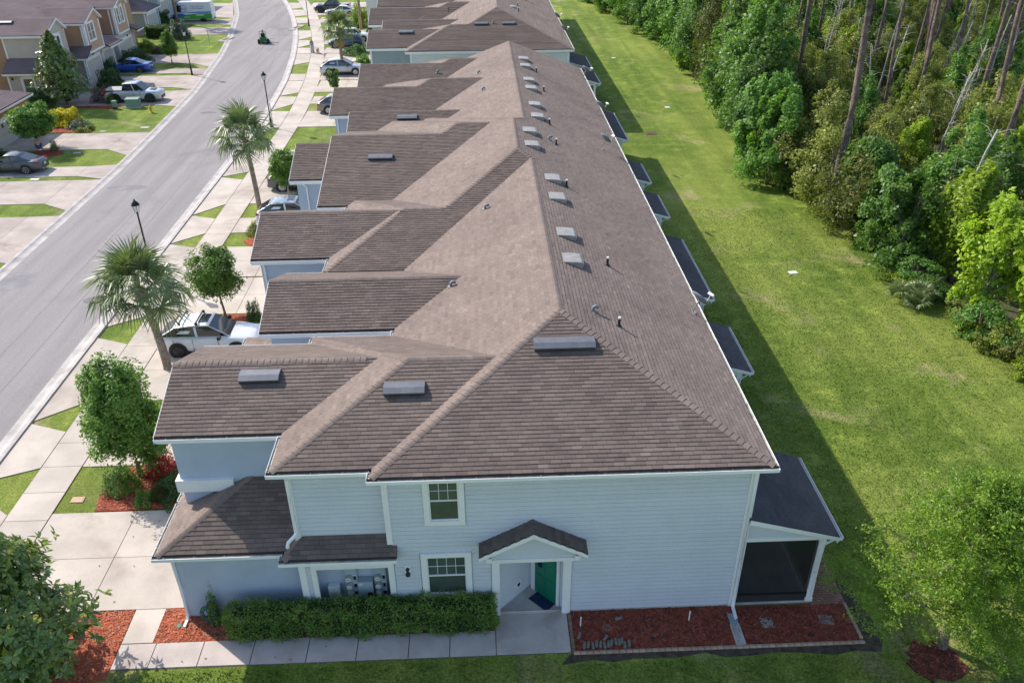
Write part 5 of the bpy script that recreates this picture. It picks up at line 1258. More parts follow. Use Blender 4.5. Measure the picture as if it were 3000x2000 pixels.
def plant(kind, x, y, s=1.0, sz=None, rz=None):
    cm, tm = PR[kind]; nm, lb = KIND[kind]
    d = x-edge(min(max(y,11.8),150)); hgt = {'deep1':8.2,'deep2':6,'olive1':8.5,'olive2':5,'bright1':6.6,'bright2':7.5,'cedar':11.5}.get(kind,2)*s
    if hgt > 2.6:
        lb = lb.replace('tall ','').replace('low olive','olive').replace(' in the woodland understorey','').replace(' in the woodland','').replace(' at the wood edge','').replace(' at the far wood edge','').replace(' reaching the ground','')
        nm = 'understorey_tree' if hgt < 5 and nm == 'broadleaf_tree' else nm
        lb = ('towering ' if hgt > 9 else 'tall ' if hgt > 7 else 'middling ' if hgt > 5 else 'low ')+lb+(' overhanging the lawn edge' if d < 1.2 else ' just behind the lawn edge trees' if d < 7 else ' among the pine trunks' if d < 20 else ' deep inside the wood')
    t = thing(nm, lb, 'shrub' if 'shrub' in nm else 'tree', (x,y,0), random.uniform(0,6.28) if rz is None else rz, 'woodland '+kind.rstrip('12')+' plants')
    t.scale = (s, s, sz or s); PMAT.pop(t.name, None)
    link('trunk', tm, t, world=False); link('crown', cm, t, world=False)
rf = random.Random(4)
# front edge, hand placed by kind
for k, x, y, s in [('shrubb',25.3,12.2,.8),('shrubo',25.6,13.6,.9),('shrubb',25.2,14.9,.7),('bright1',27.6,15.2,.85),('bright1',26.6,17.9,.95),('bright2',28.9,16.6,1.0),('deep2',28.6,13.4,.9),('shrubb',24.6,17.0,.6),('shrubo',24.9,18.0,.7),
    ('deep2',24.9,24.0,.95),('deep2',25.6,26.8,.9),('bright1',27.6,22.4,.95),('deep1',28.6,25.6,.9),('shrubb',23.7,21.6,.7),('shrubd',24.2,22.9,.8),('olive2',24.2,29.6,.9),('deep2',25.8,30.4,1.0),('shrubo',23.4,27.6,.7),
    ('olive2',24.4,33.6,1.0),('olive1',25.0,36.0,.85),('olive2',23.6,37.2,.9),('deep2',22.1,38.6,1.15),('deep2',22.4,41.4,1.25),('deep1',23.2,45.2,1.05),('deep1',23.8,48.8,1.25),('deep1',24.6,52.6,1.3),('deep1',23.9,56.2,1.2),('shrubd',22.3,52.8,.9),
    ('cedar',25.4,59.6,1.0),('cedar',26.4,63.8,1.05),('cedar',25.2,68.2,.95),('shrubo',24.4,66.0,1.3),('deep1',24.6,72.8,1.0),('shrubb',23.9,76.0,1.6),('deep1',26,77.6,1.1),('deep2',25.2,82.2,1.2),('deep1',26.2,86.6,1.2),('deep2',24.7,91,1.2),('deep2',23.6,95.6,1.2),('deep1',24.2,100,1.1),('deep2',22.6,104.4,1.1),('deep1',23,109,1.2),('deep2',20.8,113.6,1.1),('deep1',21.4,118.8,1.2),('deep2',19.4,123.6,1.2),('deep1',20,129,1.2)]:
    plant(k, x-1.3 if 'shrub' not in k else x-.3, y, s*1.04)
mix = ['deep1','deep2','olive1','olive1','olive2','bright1','bright2','olive2','deep1','bright1','olive1']
pts = []
for _ in range(12000):
    y = rf.uniform(8, 128); dx = rf.uniform(2.5, 46)
    x = edge(min(max(y,11.8),150))+dx
    if x > .58*(y+18)+9: continue
    if all((x-a)**2+(y-b)**2 > (2.25 if dx < 12 else 2.6)**2 for a, b in pts): pts.append((x, y))
    if len(pts) >= 235: break
for x, y in pts: plant(rf.choice(mix), x, y, rf.uniform(.5,.9))
for i in range(46):
    y = rf.uniform(10, 105); plant(rf.choice(['shrubd','shrubo','shrubb','shrubd']), edge(y)+rf.uniform(-.3,1.6), y, rf.uniform(.45,.9))
# pines
def pine(label, x, y, r0=.24, h=24, bark='pinebark', lean=(0,0), group='tall pines in the wood', crown=True):
    t = thing('pine_tree', label, 'tree', (x,y,0), 0, group); r_ = np.random.default_rng(int(x*100+y)); mb = MB(); seg = 12
    mb.tube([(lean[0]*i/seg+.10*math.sin(i*.9+x), lean[1]*i/seg+.10*math.cos(i*.7+y), -.1+h*i/seg) for i in range(seg+1)], [r0*(1.25 if i == 0 else 1-.62*i/seg) for i in range(seg+1)], 9)
    for i in range(7):
        z = h*.45+i*.55; a = r_.uniform(0,6.28); L = r_.uniform(.4,1.3); mb.tube([(lean[0]*z/h,lean[1]*z/h,z),(lean[0]*z/h+math.cos(a)*L,lean[1]*z/h+math.sin(a)*L,z+.15)],[.03,.008],4)
    part('trunk', mb, K[bark], t, world=False, smooth=True)
    o = link('crown', PINEC, t, world=False); o.location = (lean[0],lean[1],h-4)
r_ = np.random.default_rng(77); Pp, oo, _c = crown_points(r_, 2500, lambda P: P*np.array([2.2,2.2,3.6])+np.array([0,0,1.5]), 30, .3, .3)
Vp = leaf_arrays(r_, Pp, .4, .25, .2); PINEC = fastmesh('crown', Vp, np.arange(len(Vp)).reshape(-1,4), LM['f4'])
for i, (x, y, r0) in enumerate([(23.16,32.42,.27),(30.7,62,.27),(37.7,52.1,.24),(39.15,71.8,.2),(44.9,79.5,.24),(33.5,31.8,.25),(55.9,83.6,.3),(61.2,79.9,.32),(54.4,84.6,.22),(33,70,.16),(36,84,.2),(48,70,.18),(50,60,.2),(42,62,.16),(46,47,.2),(58,66,.24),(31,84,.18),(29,92,.2),(36,98,.2),(44,95,.22),(52,98,.22),(29,75,.14),(64,92,.25),(40,110,.25),(34,112,.2),(48,112,.22),(35.5,57,.2),(41,48,.22),(45,66,.2),(51,78,.22),(56,73,.2),(38,77,.17),(33.5,88,.18),(60,88,.24),(47,87,.2),(40,92,.18),(29.5,68,.16),(43,57,.17),(36.5,39,.2),(32,46,.17),(39.5,35,.22),(66,84,.26),(28,84,.16),(53,66,.18),(62,72,.24)]):
    pine(('thick' if r0 > .23 else 'medium' if r0 > .19 else 'slender')+' straight brown pine trunk '+('near the lawn edge' if x < 34 else 'in the middle of the wood' if x < 48 else 'far back in the wood') if i else 'tall pine trunk standing at the very edge of the lawn', x, y, r0, 24, lean=(random.uniform(-.3,.4),0), group='tall pines in the wood' if i else None)
for i, (x, y, r0, ln) in enumerate([(25.96,23.1,.13,(1.0,0)),(26.87,19.2,.09,(.9,.2)),(36.5,44,.11,(1.2,0)),(40,40,.12,(1.6,0)),(43,50,.1,(1,.3)),(33,56,.1,(.4,.2)),(38,60,.1,(.8,0)),(46,56,.1,(.8,.5)),(35,66,.09,(.3,0)),(49,50,.12,(.5,0)),(31,50,.08,(.5,.3)),(30,45,.08,(-.3,.2)),(52,72,.12,(.6,0)),(42,84,.12,(.5,0)),(35,52,.09,(.6,.2)),(41,54,.1,(1.0,0)),(45,62,.1,(.9,0)),(50,66,.1,(.4,.2)),(37,70,.09,(.5,0)),(48,80,.1,(.7,0)),(33,62,.08,(.3,0)),(55,78,.11,(.5,0)),(31.5,36,.09,(.8,0)),(38,46,.09,(1.2,.2))]):
    t = thing('bare_tree', ['pale grey leaning trunk rising from palmettos at the wood edge','thin pale trunk leaning over shrubs at the near wood edge'][i] if i < 2 else 'thin pale bare trunk with dead twigs in the woodland', 'tree', (x,y,0), 0, None if i < 2 else 'pale bare trunks in the wood')
    r_ = np.random.default_rng(500+i); h = 8.5; mb = MB(); mb.tube([(ln[0]*u*u+.12*math.sin(u*6+i), ln[1]*u*u+.1*math.cos(u*5), -.1+h*u) for u in np.linspace(0,1,8)], [r0*(1.1-.75*u) for u in np.linspace(0,1,8)], 7)
    for j in range(16):
        u = r_.uniform(.45,1); a = r_.uniform(0,6.28); L = r_.uniform(.5,1.6); p = (ln[0]*u*u, ln[1]*u*u, h*u); mb.tube([p,(p[0]+math.cos(a)*L*.5,p[1]+math.sin(a)*L*.5,p[2]+L*.3),(p[0]+math.cos(a)*L,p[1]+math.sin(a)*L,p[2]+L*.35)],[.022,.014,.005],4)
    part('trunk', mb, K['palebark'], t, world=False, smooth=True)
# palmettos at the wood edge
for i, (x, y, s) in enumerate([(22.4,20.2,.75),(23.3,20.0,.85),(22.9,19.4,.7),(24.3,20.8,.8)]):
    t = thing('palmetto','low fan leaved palmetto clump at the foot of the pale trunk','palmetto',(x,y,0),i*1.1,'palmettos at the wood edge')
    for j in range(12):
        o = link('frond', FRM[j % 2], t, world=False); o.location = (0,0,.1); o.rotation_euler = (R(random.uniform(-20,20)), R(-(78-j*5)), R(j*137.5)); o.scale = (s*.75,)*3
# ================================================================ VEHICLES
def paint(name, c, metal=.3, rough=.28): return MT(name, c, rough, .02, 1, fvar=0, metal=metal, spec=.5, coat=.8)
K['tyre'] = MT('tyre_rubber', (.022,.022,.023), .85, .15, 8); K['rim'] = MT('alloy_rim', (.45,.46,.48), .3, .05, 4, fvar=0, metal=.8); K['rimd'] = MT('dark_rim', (.06,.06,.065), .35, .05, 4, fvar=0, metal=.6)
K['carglass'] = MT('car_glass', (.012,.018,.028), .05, .1, 2, fvar=0, spec=.9); K['tail'] = MT('tail_lamp', (.42,.012,.016), .2, .1, 4, fvar=0); K['head'] = MT('head_lamp', (.55,.57,.60), .12, .1, 6, fvar=0, spec=.8); K['plate'] = MT('number_plate', (.62,.62,.60), .5, .05)
K['trimblk'] = MT('black_trim', (.018,.018,.02), .45, .05); K['chrome'] = MT('chrome_trim', (.6,.6,.62), .15, .02, fvar=0, metal=.9)
SPEC = {
 'suv':   dict(L=4.85,W=.94,wb=2.8,fo=.95,wr=.37,top=[(0,.66,.66),(.06,.84,.82),(.3,.93,.93),(.9,1.02,.97),(1.45,1.07,.985),(2.4,1.08,1.0),(3.6,1.12,1.0),(4.45,1.10,.96),(4.75,1.0,.90),(4.85,.72,.84)],cab=(1.22,2.2,3.85,4.66),roof=1.66,belt=1.06),
 'sedan': dict(L=4.85,W=.92,wb=2.82,fo=.95,wr=.34,top=[(0,.58,.66),(.06,.72,.82),(.3,.80,.93),(.9,.88,.97),(1.45,.93,.985),(2.4,.95,1.0),(3.7,.98,1.0),(4.3,1.0,.96),(4.75,.97,.88),(4.85,.66,.82)],cab=(1.4,2.25,3.35,4.25),roof=1.46,belt=.94),
 'hatch': dict(L=4.3,W=.9,wb=2.62,fo=.86,wr=.35,top=[(0,.64,.66),(.06,.80,.82),(.3,.90,.93),(.8,.98,.97),(1.25,1.03,.985),(2.2,1.05,1.0),(3.2,1.1,1.0),(4.0,1.08,.95),(4.22,.98,.9),(4.3,.72,.84)],cab=(1.2,1.9,3.6,4.15),roof=1.6,belt=1.05),
 'pickup':dict(L=5.45,W=.96,wb=3.3,fo=1.0,wr=.41,top=[(0,.78,.72),(.06,1.0,.86),(.3,1.08,.95),(.9,1.13,.97),(1.5,1.16,.985),(2.4,1.16,1.0),(3.3,1.18,1.0),(3.55,1.18,1.0),(5.38,1.18,.98),(5.45,.75,.96)],cab=(1.35,2.1,3.45,3.66),roof=1.86,belt=1.14),
 'van':   dict(L=6.6,W=1.0,wb=4.2,fo=1.0,wr=.37,top=[(0,.75,.74),(.08,1.05,.88),(.35,1.2,.95),(.9,1.32,.98),(1.25,1.4,1.0),(2.4,1.4,1.0),(4.4,1.4,1.0),(6.3,1.4,1.0),(6.55,1.4,.98),(6.6,.7,.96)],cab=(1.0,1.95,6.45,6.58),roof=2.72,belt=1.36)}
def car(label, cat, kind, x, y, rz, pm, rim='rim', roofrack=False, sunroof=False, name=None, plate=True, lift=0):
    S = SPEC[kind]; L, W = S['L'], S['W']; t = thing(name or {'pickup':'pickup_truck','van':'cargo_van'}.get(kind,'parked_car'), label, cat, (x,y,lift), rz)
    X = lambda s: L/2-s
    P = lambda nm, mb, mat, par=t, **k: part(nm, mb, mat, par, world=False, **k)
    # body loft
    mb = MB(); st = S['top']; sec = []
    for s_, zt, wf in st:
        w_ = W*wf; zb = .24+lift*0
        sec.append([(w_*.86,zb),(w_*.97,zb+.07),(w_,zt*.52),(w_*.985,zt-.16),(w_*.93,zt-.05),(w_*.72,zt),(0,zt+.025)])
    n = len(sec[0]); ring = []
    for (s_, _, _), q in zip(st, sec):
        ring.append([(X(s_), yy, zz) for yy, zz in q]+[(X(s_), -yy, zz) for yy, zz in reversed(q[:-1])])
    m = len(ring[0]); V = [p for r_ in ring for p in r_]; F = []
    for i in range(len(ring)-1):
        for j in range(m-1): F.append((i*m+j, i*m+j+1, (i+1)*m+j+1, (i+1)*m+j))
        F.append((i*m+m-1, i*m, (i+1)*m, (i+1)*m+m-1))
    F.append(tuple(range(m-1,-1,-1))); F.append(tuple((len(ring)-1)*m+j for j in range(m)))
    mb.add(V, F); body = P('body', mb, pm, smooth=True, sub=1)
    # cabin
    a, b, c, d = S['cab']; zr, zb = S['roof'], S['belt']; wb_, wt = W*.90, W*.70
    if kind == 'van': wb_, wt = W*.975, W*.86
    if kind == 'pickup': wb_, wt = W*.93, W*.74
    dr = .10 if kind in ('suv','hatch','sedan') else 0
    A = [(X(a),wb_*.86,zb-.02),(X(b),wt,zr-.06),(X(c),wt*.97,zr-.06-dr),(X(d),wb_*.9,zb)]
    mir = lambda p: (p[0],-p[1],p[2])
    rf = MB(); k = 7
    def arc(xs, zz, w_, cr_):
        return [(xs, w_*math.cos(math.pi*i/(k-1)) , zz+cr_*math.sin(math.pi*i/(k-1))) for i in range(k)]
    rows = [arc(X(b)+.03, zr-.07, wt*1.01, .045), arc(X(b)-.15, zr-.04, wt*1.02, .06), arc((X(b)+X(c))/2, zr-.035-dr*.15, wt*1.02, .06), arc(X(c)+.25, zr-.045-dr*.6, wt*1.0, .055), arc(X(c)-.06, zr-.08-dr, wt*.96, .045)]
    rf.add([p for r_ in rows for p in r_], [(i*k+j, i*k+j+1, (i+1)*k+j+1, (i+1)*k+j) for i in range(4) for j in range(k-1)]+[tuple(range(k)), tuple(4*k+j for j in range(k-1,-1,-1))])
    roof = P('roof', rf, pm, smooth=True)
    def inset(q, k=.12, off=.012, kz=None):
        c_ = Vector((0,0,0))
        for p in q: c_ += Vector(p)/len(q)
        n_ = (Vector(q[1])-Vector(q[0])).cross(Vector(q[2])-Vector(q[1])).normalized()
        if n_.dot(c_-Vector((X((a+d)/2),0,(zb+zr)/2))) < 0: n_ = -n_
        return [tuple(Vector(p).lerp(c_,k)+n_*off) for p in q]
    if kind != 'van':
        hl_ = MB(); q = A; r2 = [mir(p) for p in A]
        hl_.add(q+r2, [(0,1,2,3),(7,6,5,4),(0,4,5,1),(3,2,6,7),(1,5,6,2)]); cb_ = P('cabin', hl_, pm, smooth=True); bv = cb_.modifiers.new('round','BEVEL'); bv.width = .07; bv.segments = 3; bv.limit_method = 'ANGLE'
        ws = MB(); ws.add(inset([A[0],mir(A[0]),mir(A[1]),A[1]],.07,.014), [(0,1,2,3)]); P('windshield', ws, K['carglass'])
        rw = MB(); rw.add(inset([A[3],mir(A[3]),mir(A[2]),A[2]],.10,.014), [(0,1,2,3)]); P('rear_window', rw, K['carglass'])
        for sg in (1,-1):
            q = [(p[0],p[1]*sg,p[2]) for p in A]; u_ = .46
            mid = tuple(Vector(q[0]).lerp(Vector(q[3]),u_)); midt = tuple(Vector(q[1]).lerp(Vector(q[2]),.40))
            for quad in ([q[0],mid,midt,q[1]],[mid,q[3],q[2],midt]):
                sw_ = MB(); sw_.add(inset(quad,.09,.016), [(0,1,2,3)]); P('side_window', sw_, K['carglass'])
    else:
        ws = MB(); ws.add([A[0],mir(A[0]),mir(A[1]),A[1]], [(0,1,2,3)]); P('windshield', ws, K['carglass'])
        bx = MB()
        for sg in (1,-1):
            q = [(X(2.3),wb_*sg,zb-.1),(X(2.3),wt*sg*1.01,zr-.06),(X(c),wt*sg*1.01,zr-.06),(X(d),wb_*sg,zb-.1)]
            bx.add([q[0],q[3],q[2],q[1]], [(0,1,2,3)])
        bx.add([(X(d),wb_,zb-.1),(X(d),-wb_,zb-.1),(X(c)-.02,-wt,zr-.06),(X(c)-.02,wt,zr-.06)], [(0,1,2,3)])
        P('cargo_side', bx, pm, recalc=False)
        for sg in (1,-1):
            sw_ = MB(); sw_.add([(X(a)-.1,wb_*sg*.99,zb),(X(2.25),wb_*sg,zb),(X(2.25),wt*sg*1.03,zr-.45),(X(b)+.1,wt*sg*1.03,zr-.5)], [(0,1,2,3)]); P('side_window', sw_, K['carglass'])
            pl = MB(); pl.tube([(X(a),wb_*.86*sg,zb-.02),(X(b),wt*sg,zr-.06)], .06, 6); pl.add([(X(b)+.02,wt*sg*1.02,zr-.5),(X(2.3),wt*sg*1.02,zr-.45),(X(2.3),wt*sg*1.0,zr-.06),(X(b),wt*sg*1.0,zr-.06)], [(0,1,2,3)]); P('pillar', pl, pm)
    # wheels
    r_ = S['wr']
    for s_ in (S['fo'], S['fo']+S['wb']):
        for sg in (1,-1):
            ar = MB(); ar.lathe([(r_+.085,-.02),(r_+.085,.012),(r_-.02,.014)], 20, (X(s_),sg*(W*.985),r_+.02), axis='Y'); ar2 = P('wheel_arch', ar, K['trimblk'])
            ty = MB(); ty.lathe([(r_*.72,-.10),(r_*.96,-.10),(r_,-.06),(r_,.06),(r_*.96,.10),(r_*.72,.10)], 22, (X(s_),sg*(W*.90),r_), axis='Y'); wh = P('wheel', ty, K['tyre'], smooth=True)
            rm = MB(); yy = sg*(W*.90+.104)
            rm.lathe([(r_*.70,-.01),(r_*.70,.006),(r_*.62,.004)], 20, (X(s_),yy,r_), axis='Y')
            for i in range(5):
                an = 2*math.pi*i/5; rm.bar((X(s_),yy+sg*.012,r_),(X(s_)+r_*.66*math.cos(an),yy+sg*.012,r_+r_*.66*math.sin(an)),.05,.02)
            P('rim', rm, K[rim], wh)
            hb = MB(); hb.lathe([(r_*.60,-.004),(r_*.6,.004)], 16, (X(s_),sg*(W*.90+.106),r_), axis='Y'); P('brake_disc', hb, K['rimd'], wh)
    if kind != 'van':
        for sx in (a+.55, (a+d)/2+.05, d-.75):
            for sg in (1,-1): dl_ = MB(); dl_.box(X(sx)-.006,X(sx)+.006,sg*W*.99-.012,sg*W*.99+.012,.36,zb-.06); P('door_seam', dl_, K['trimblk'])
    # lamps, plates, mirrors, handles
    zl = st[2][1]-.15
    for sg in (1,-1):
        hl = MB(); hl.obox((X(.27),sg*W*.72,zl-.02),(.12,.17,.06),Matrix.Rotation(-sg*.45,3,'Z')); P('headlight', hl, K['head'])
        zt_ = st[-2][1]-.12; tl = MB(); tl.obox((X(L-.22),sg*W*.76,zt_),(.10,.12 if kind != 'van' else .05,.09 if kind not in ('van','pickup') else .22),Matrix.Rotation(sg*.35,3,'Z')); P('taillight', tl, K['tail'])
        mi = MB(); mi.obox((X(a+.45),sg*(W+.08),zb+.06),(.07,.11,.07)); P('mirror', mi, pm if kind != 'suv' else K['trimblk'])
        for hx in ((a+d)/2-.15, (a+d)/2+.75):
            if kind != 'van': ha = MB(); ha.obox((X(hx),sg*W*.995,zb-.16),(.10,.012,.018)); P('door_handle', ha, pm)
        if kind in ('suv','pickup','hatch'): cl = MB(); cl.box(X(S['fo']+S['wb']-r_-.1),X(S['fo']+r_+.1),sg*W*.985-.02,sg*W*.985+.02,.22,.36); P('sill', cl, K['trimblk'])
    bp = MB(); bp.box(X(L)-.03,X(L-.1),-W*.62,W*.62,.28,.45); P('rear_bumper', bp, K['trimblk'] if kind != 'sedan' else pm)
    gp = MB(); gp.box(X(.10),X(0)+.03,-W*.5,W*.5,.36,.60); P('grille', gp, K['trimblk'])
    if plate: pt_ = MB(); pt_.box(X(L)-.045,X(L)-.03,-.16,.16,.55,.70); P('number_plate', pt_, K['plate'])
    if roofrack:
        for sx in (X(b+.55),X(b+1.35)):
            rk = MB(); rk.bar((sx,-wt*.98,zr+.10),(sx,wt*.98,zr+.10),.07,.03); rk.box(sx-.06,sx+.06,-wt*.98-.03,-wt*.98+.03,zr-.02,zr+.1); rk.box(sx-.06,sx+.06,wt*.98-.03,wt*.98+.03,zr-.02,zr+.1); P('roof_bar', rk, K['trimblk'])
    if sunroof:
        sr = MB(); sr.box(X(b+.52),X(b+.08),-wt*.62,wt*.62,zr+.012,zr+.026); P('sunroof', sr, K['carglass'])
    if kind == 'pickup':
        tc = MB(); tc.box(X(5.36),X(3.6),-W*.86,W*.86,1.19,1.235); P('bed_cover', tc, MT('bed_cover_vinyl',(.40,.37,.37),.8,.05))
        hs = MB(); hs.box(X(1.15),X(.55),-W*.38,W*.38,1.13,1.155); P('hood_scoop', hs, K['trimblk'])
        for sg in (1,-1):
            for s_ in (S['fo'], S['fo']+S['wb']): fl = MB(); fl.lathe([(r_+.11,-.05),(r_+.11,.03),(r_+.03,.035)], 20, (X(s_),sg*(W*.985),r_+.03), axis='Y'); P('fender_flare', fl, K['trimblk'])
    return t
pw = paint('white_pearl_paint',(.72,.73,.76),.1); ps = paint('silver_paint',(.48,.50,.54),.5); pb = paint('bright_blue_paint',(.004,.085,.42),.3); pg = paint('gunmetal_paint',(.075,.082,.10),.5); pdg = paint('dark_green_grey_paint',(.10,.13,.12),.4); pbr = paint('brown_grey_paint',(.22,.19,.18),.4); pnb = paint('navy_blue_paint',(.02,.06,.15),.3); pk = paint('near_black_blue_paint',(.02,.025,.045),.2); pc = paint('pale_cream_paint',(.62,.64,.58),.1); pvw = paint('van_white_paint',(.70,.72,.75),.0,.35)
car('white crossover with black roof bars and sunroof beside the nearest palm','car','suv',-13.5,17.2,0,pw,'rimd',True,True)
car('white crossover with dark sunroof parked beside the stucco side wall','car','suv',-12.35,33.15,0,pw,'rim',False,True)
car('dark green grey crossover half hidden behind the round street tree','car','suv',-13.0,39.75,0,pdg)
car('brown grey crossover with red tail lamps at a driveway end','car','suv',-12.75,60.1,0,pbr)
car('silver white crossover behind the palm with brown fronds','car','suv',-14.95,75.6,0,ps,'rim')
car('dark blue small crossover with red tail lamp beside the far palm','car','hatch',-16.5,90.2,math.pi,pnb)
car('white car with its hood showing beyond the dark blue crossover','car','hatch',-16.0,94.1,0,pw)
car('black blue lifted pickup with chrome bumper at the far driveway','pickup','pickup',-22.0,116.9,math.pi,pk,'rimd')
car('pale cream sedan parked beside the black pickup','car','sedan',-20.3,113.6,math.pi,pc)
car('silver pickup with black fender flares and covered bed','pickup','pickup',-33.95,65.4,0,ps,'rimd')
car('bright blue sedan parked nose-in by the green bushes','car','sedan',-39.0,78.3,math.pi,pb)
car('gunmetal grey sedan parked behind the round street tree','car','sedan',-36.05,44.7,math.pi,pg)
car('dark blue car behind the cargo van','car','suv',-45.5,119.5,math.pi,pnb)
VN = car('white cargo van with green and blue company wrap','van','van',-41.55,110.55,math.pi,pvw,'trimblk')
# wrap graphics on the van's camera-facing side: local +y side after the half turn
K['vgreen'] = MT('wrap_green',(.07,.36,.05),.4,.05); K['vblue'] = MT('wrap_blue',(.02,.17,.56),.4,.05); K['vink'] = MT('wrap_ink',(.10,.17,.30),.5,.05); K['vwhite'] = MT('wrap_white',(.8,.82,.84),.5,.02)
def vy(z): return 1.0*.99+.012 if z < 1.2 else .985-(z-1.26)/(2.66-1.26)*(.985-.86)+.02
def vpanel(pts, mat, name, e=0):
    mb = MB(); mb.add([(x,vy(z)+e,z) for x,z in pts], [tuple(range(len(pts)))]); part(name, mb, K[mat], VN, world=False, recalc=False)
vpanel([(-3.2,1.26),(-3.2,1.42),(-1.5,1.40),(0,1.33),(1.4,1.26)], 'vblue', 'wrap_stripe', .004)
vpanel([(-3.25,.42),(1.0,.42),(1.6,.70),(.6,.98),(-1.4,1.18),(-3.25,1.2)], 'vgreen', 'wrap_panel', .006)
vpanel([(.4,.95),(1.6,.62),(2.6,.98),(1.8,1.16),(.9,1.18)], 'vblue', 'wrap_swoosh', .010)
mb = MB(); n = 28
V = []
for rr_ in (.50,.44):
    for j in range(n): a_ = 2*math.pi*j/n; z_ = 1.82+rr_*math.sin(a_); V.append((.75+rr_*math.cos(a_), vy(z_)+.012, z_))
mb.add(V, [(j,(j+1)%n,n+(j+1)%n,n+j) for j in range(n)]); part('logo_ring', mb, K['vink'], VN, world=False, recalc=False)
def text3d(body, size, loc, rot, mat, parent, align='CENTER', world=False, name='lettering'):
    cu = bpy.data.curves.new(name, 'FONT'); cu.body = body; cu.size = size; cu.align_x = align; cu.align_y = 'CENTER'; cu.extrude = .002
    cu.materials.append(mat); tmp = bpy.data.objects.new('tmp', cu); COL.objects.link(tmp)
    dg = bpy.context.evaluated_depsgraph_get(); me = bpy.data.meshes.new_from_object(tmp.evaluated_get(dg)); bpy.data.objects.remove(tmp)
    me.name = name; o = link(name, me, parent, world=world); o.location = loc; o.rotation_euler = rot; return o
tr_ = (R(90)+.09,0,R(180))
for s_, sz, x_, z_, m_ in (('filta',.46,.75,1.82,'vink'),('Cooking Oil Filtration',.22,-1.35,2.12,'vink'),('& Fryer Management',.22,-1.35,1.86,'vink')):
    text3d(s_, sz, (x_, vy(z_)+.022, z_), tr_ if z_ > 1.2 else (R(90),0,R(180)), K[m_], VN)

for x0_, x1_, z0_, z1_ in ((-2.2,-.9,.98,1.04),(-2.0,-1.1,.86,.92),(-.1,.75,.66,.72)): vpanel([(x0_,z0_),(x1_,z0_),(x1_,z1_),(x0_,z1_)], 'vwhite', 'wrap_line', .014)
# ================================================================ STREET FURNITURE, PEOPLE, SMALL THINGS
K['lampblk'] = MT('black_lamp_paint',(.018,.018,.02),.45,.05); K['lampglass'] = MT('frosted_lamp_glass',(.70,.70,.68),.25,.05,fvar=0)
def lamp(x, y, label, h=4.9):
    t = thing('street_lamp', label, 'street lamp', (x,y,0), 0, 'black post lamps along the street')
    mb = MB(); mb.lathe([(.14,-.05),(.14,.12),(.10,.2),(.10,.75),(.075,.85),(.055,1.0),(.045,h-.85),(.07,h-.82),(.07,h-.74)], 12); part('post', mb, K['lampblk'], t, world=False, smooth=False)
    mb = MB(); mb.lathe([(.10,h-.74),(.12,h-.72),(.19,h-.34)], 6); part('lantern_glass', mb, K['lampglass'], t, world=False)
    mb = MB()
    for i in range(6):
        a = 2*math.pi*i/6; mb.tube([(.122*math.cos(a),.122*math.sin(a),h-.73),(.195*math.cos(a),.195*math.sin(a),h-.33)],.012,4)
    part('lantern_frame', mb, K['lampblk'], t, world=False)
    mb = MB(); mb.lathe([(.25,h-.35),(.25,h-.32),(.14,h-.18),(.05,h-.10),(.045,h-.03),(.015,h)], 6); part('lamp_cap', mb, K['lampblk'], t, world=False)
lamp(-18.92,24.96,'black post lamp behind the nearest palm crown'); lamp(-18.55,55.2,'black post lamp beside the wide front lawn'); lamp(-31.57,76.0,'black post lamp on the thin grass strip across the street'); lamp(-23.74,105.2,'black post lamp by the far catch basin on the sidewalk side')
def post(x, y, h, label, r_=.035):
    mb = MB(); mb.tube([(0,0,-.05),(0,0,h)], r_, 6); mb.box(-.05,.05,-.01,.012,h-.12,h-.02); o = part('sign_post', mb, K['grey'], world=False); o.location = (x,y,0); return tag(o, label, 'post')
post(-34.4,93.4,2.0,'thin dark metal post in the sprinkled lawn'); post(-18.35,55.0,2.2,'thin grey metal post close beside the street lamp')
# storm inlets
for x, y, w_, l_, rz, lb in ((-33.0,96.0,.5,1.6,R(-10),'concrete storm inlet notch in the left kerb'),(-25.2,103.8,.5,1.9,R(-12),'concrete storm inlet notch in the right kerb')):
    t = thing('storm_inlet', lb, 'storm inlet', (x,y,0), rz); mb = MB(); mb.box(-w_,w_,-l_,l_,-.05,.09); mb.box(-w_*.8,w_*.8,-l_*.8,l_*.8,.09,.11); part('inlet_slab', mb, K['kerb'], t, world=False); mb = MB(); mb.box(-w_*.5,w_*.5,-l_*.5,l_*.5,.11,.13); part('inlet_opening', mb, K['rust'], t, world=False)
# hydrant
K['hyd'] = MT('yellow_hydrant_paint',(.62,.42,.03),.45,.08); t = thing('fire_hydrant','yellow fire hydrant on the lawn near the pickup','hydrant',(-30.99,60.88,0))
mb = MB(); mb.lathe([(.17,0),(.17,.05),(.11,.07),(.105,.5),(.14,.52),(.14,.57),(.10,.62),(.06,.68),(.03,.70),(.03,.75)], 14); part('barrel', mb, K['hyd'], t, world=False, smooth=False)
for a, r_ in ((0,.06),(math.pi,.06),(-math.pi/2,.08)):
    mb = MB(); mb.tube([(0,0,.42),(math.cos(a)*.2,math.sin(a)*.2,.42)], r_, 10); part('nozzle', mb, K['hyd'], t, world=False)
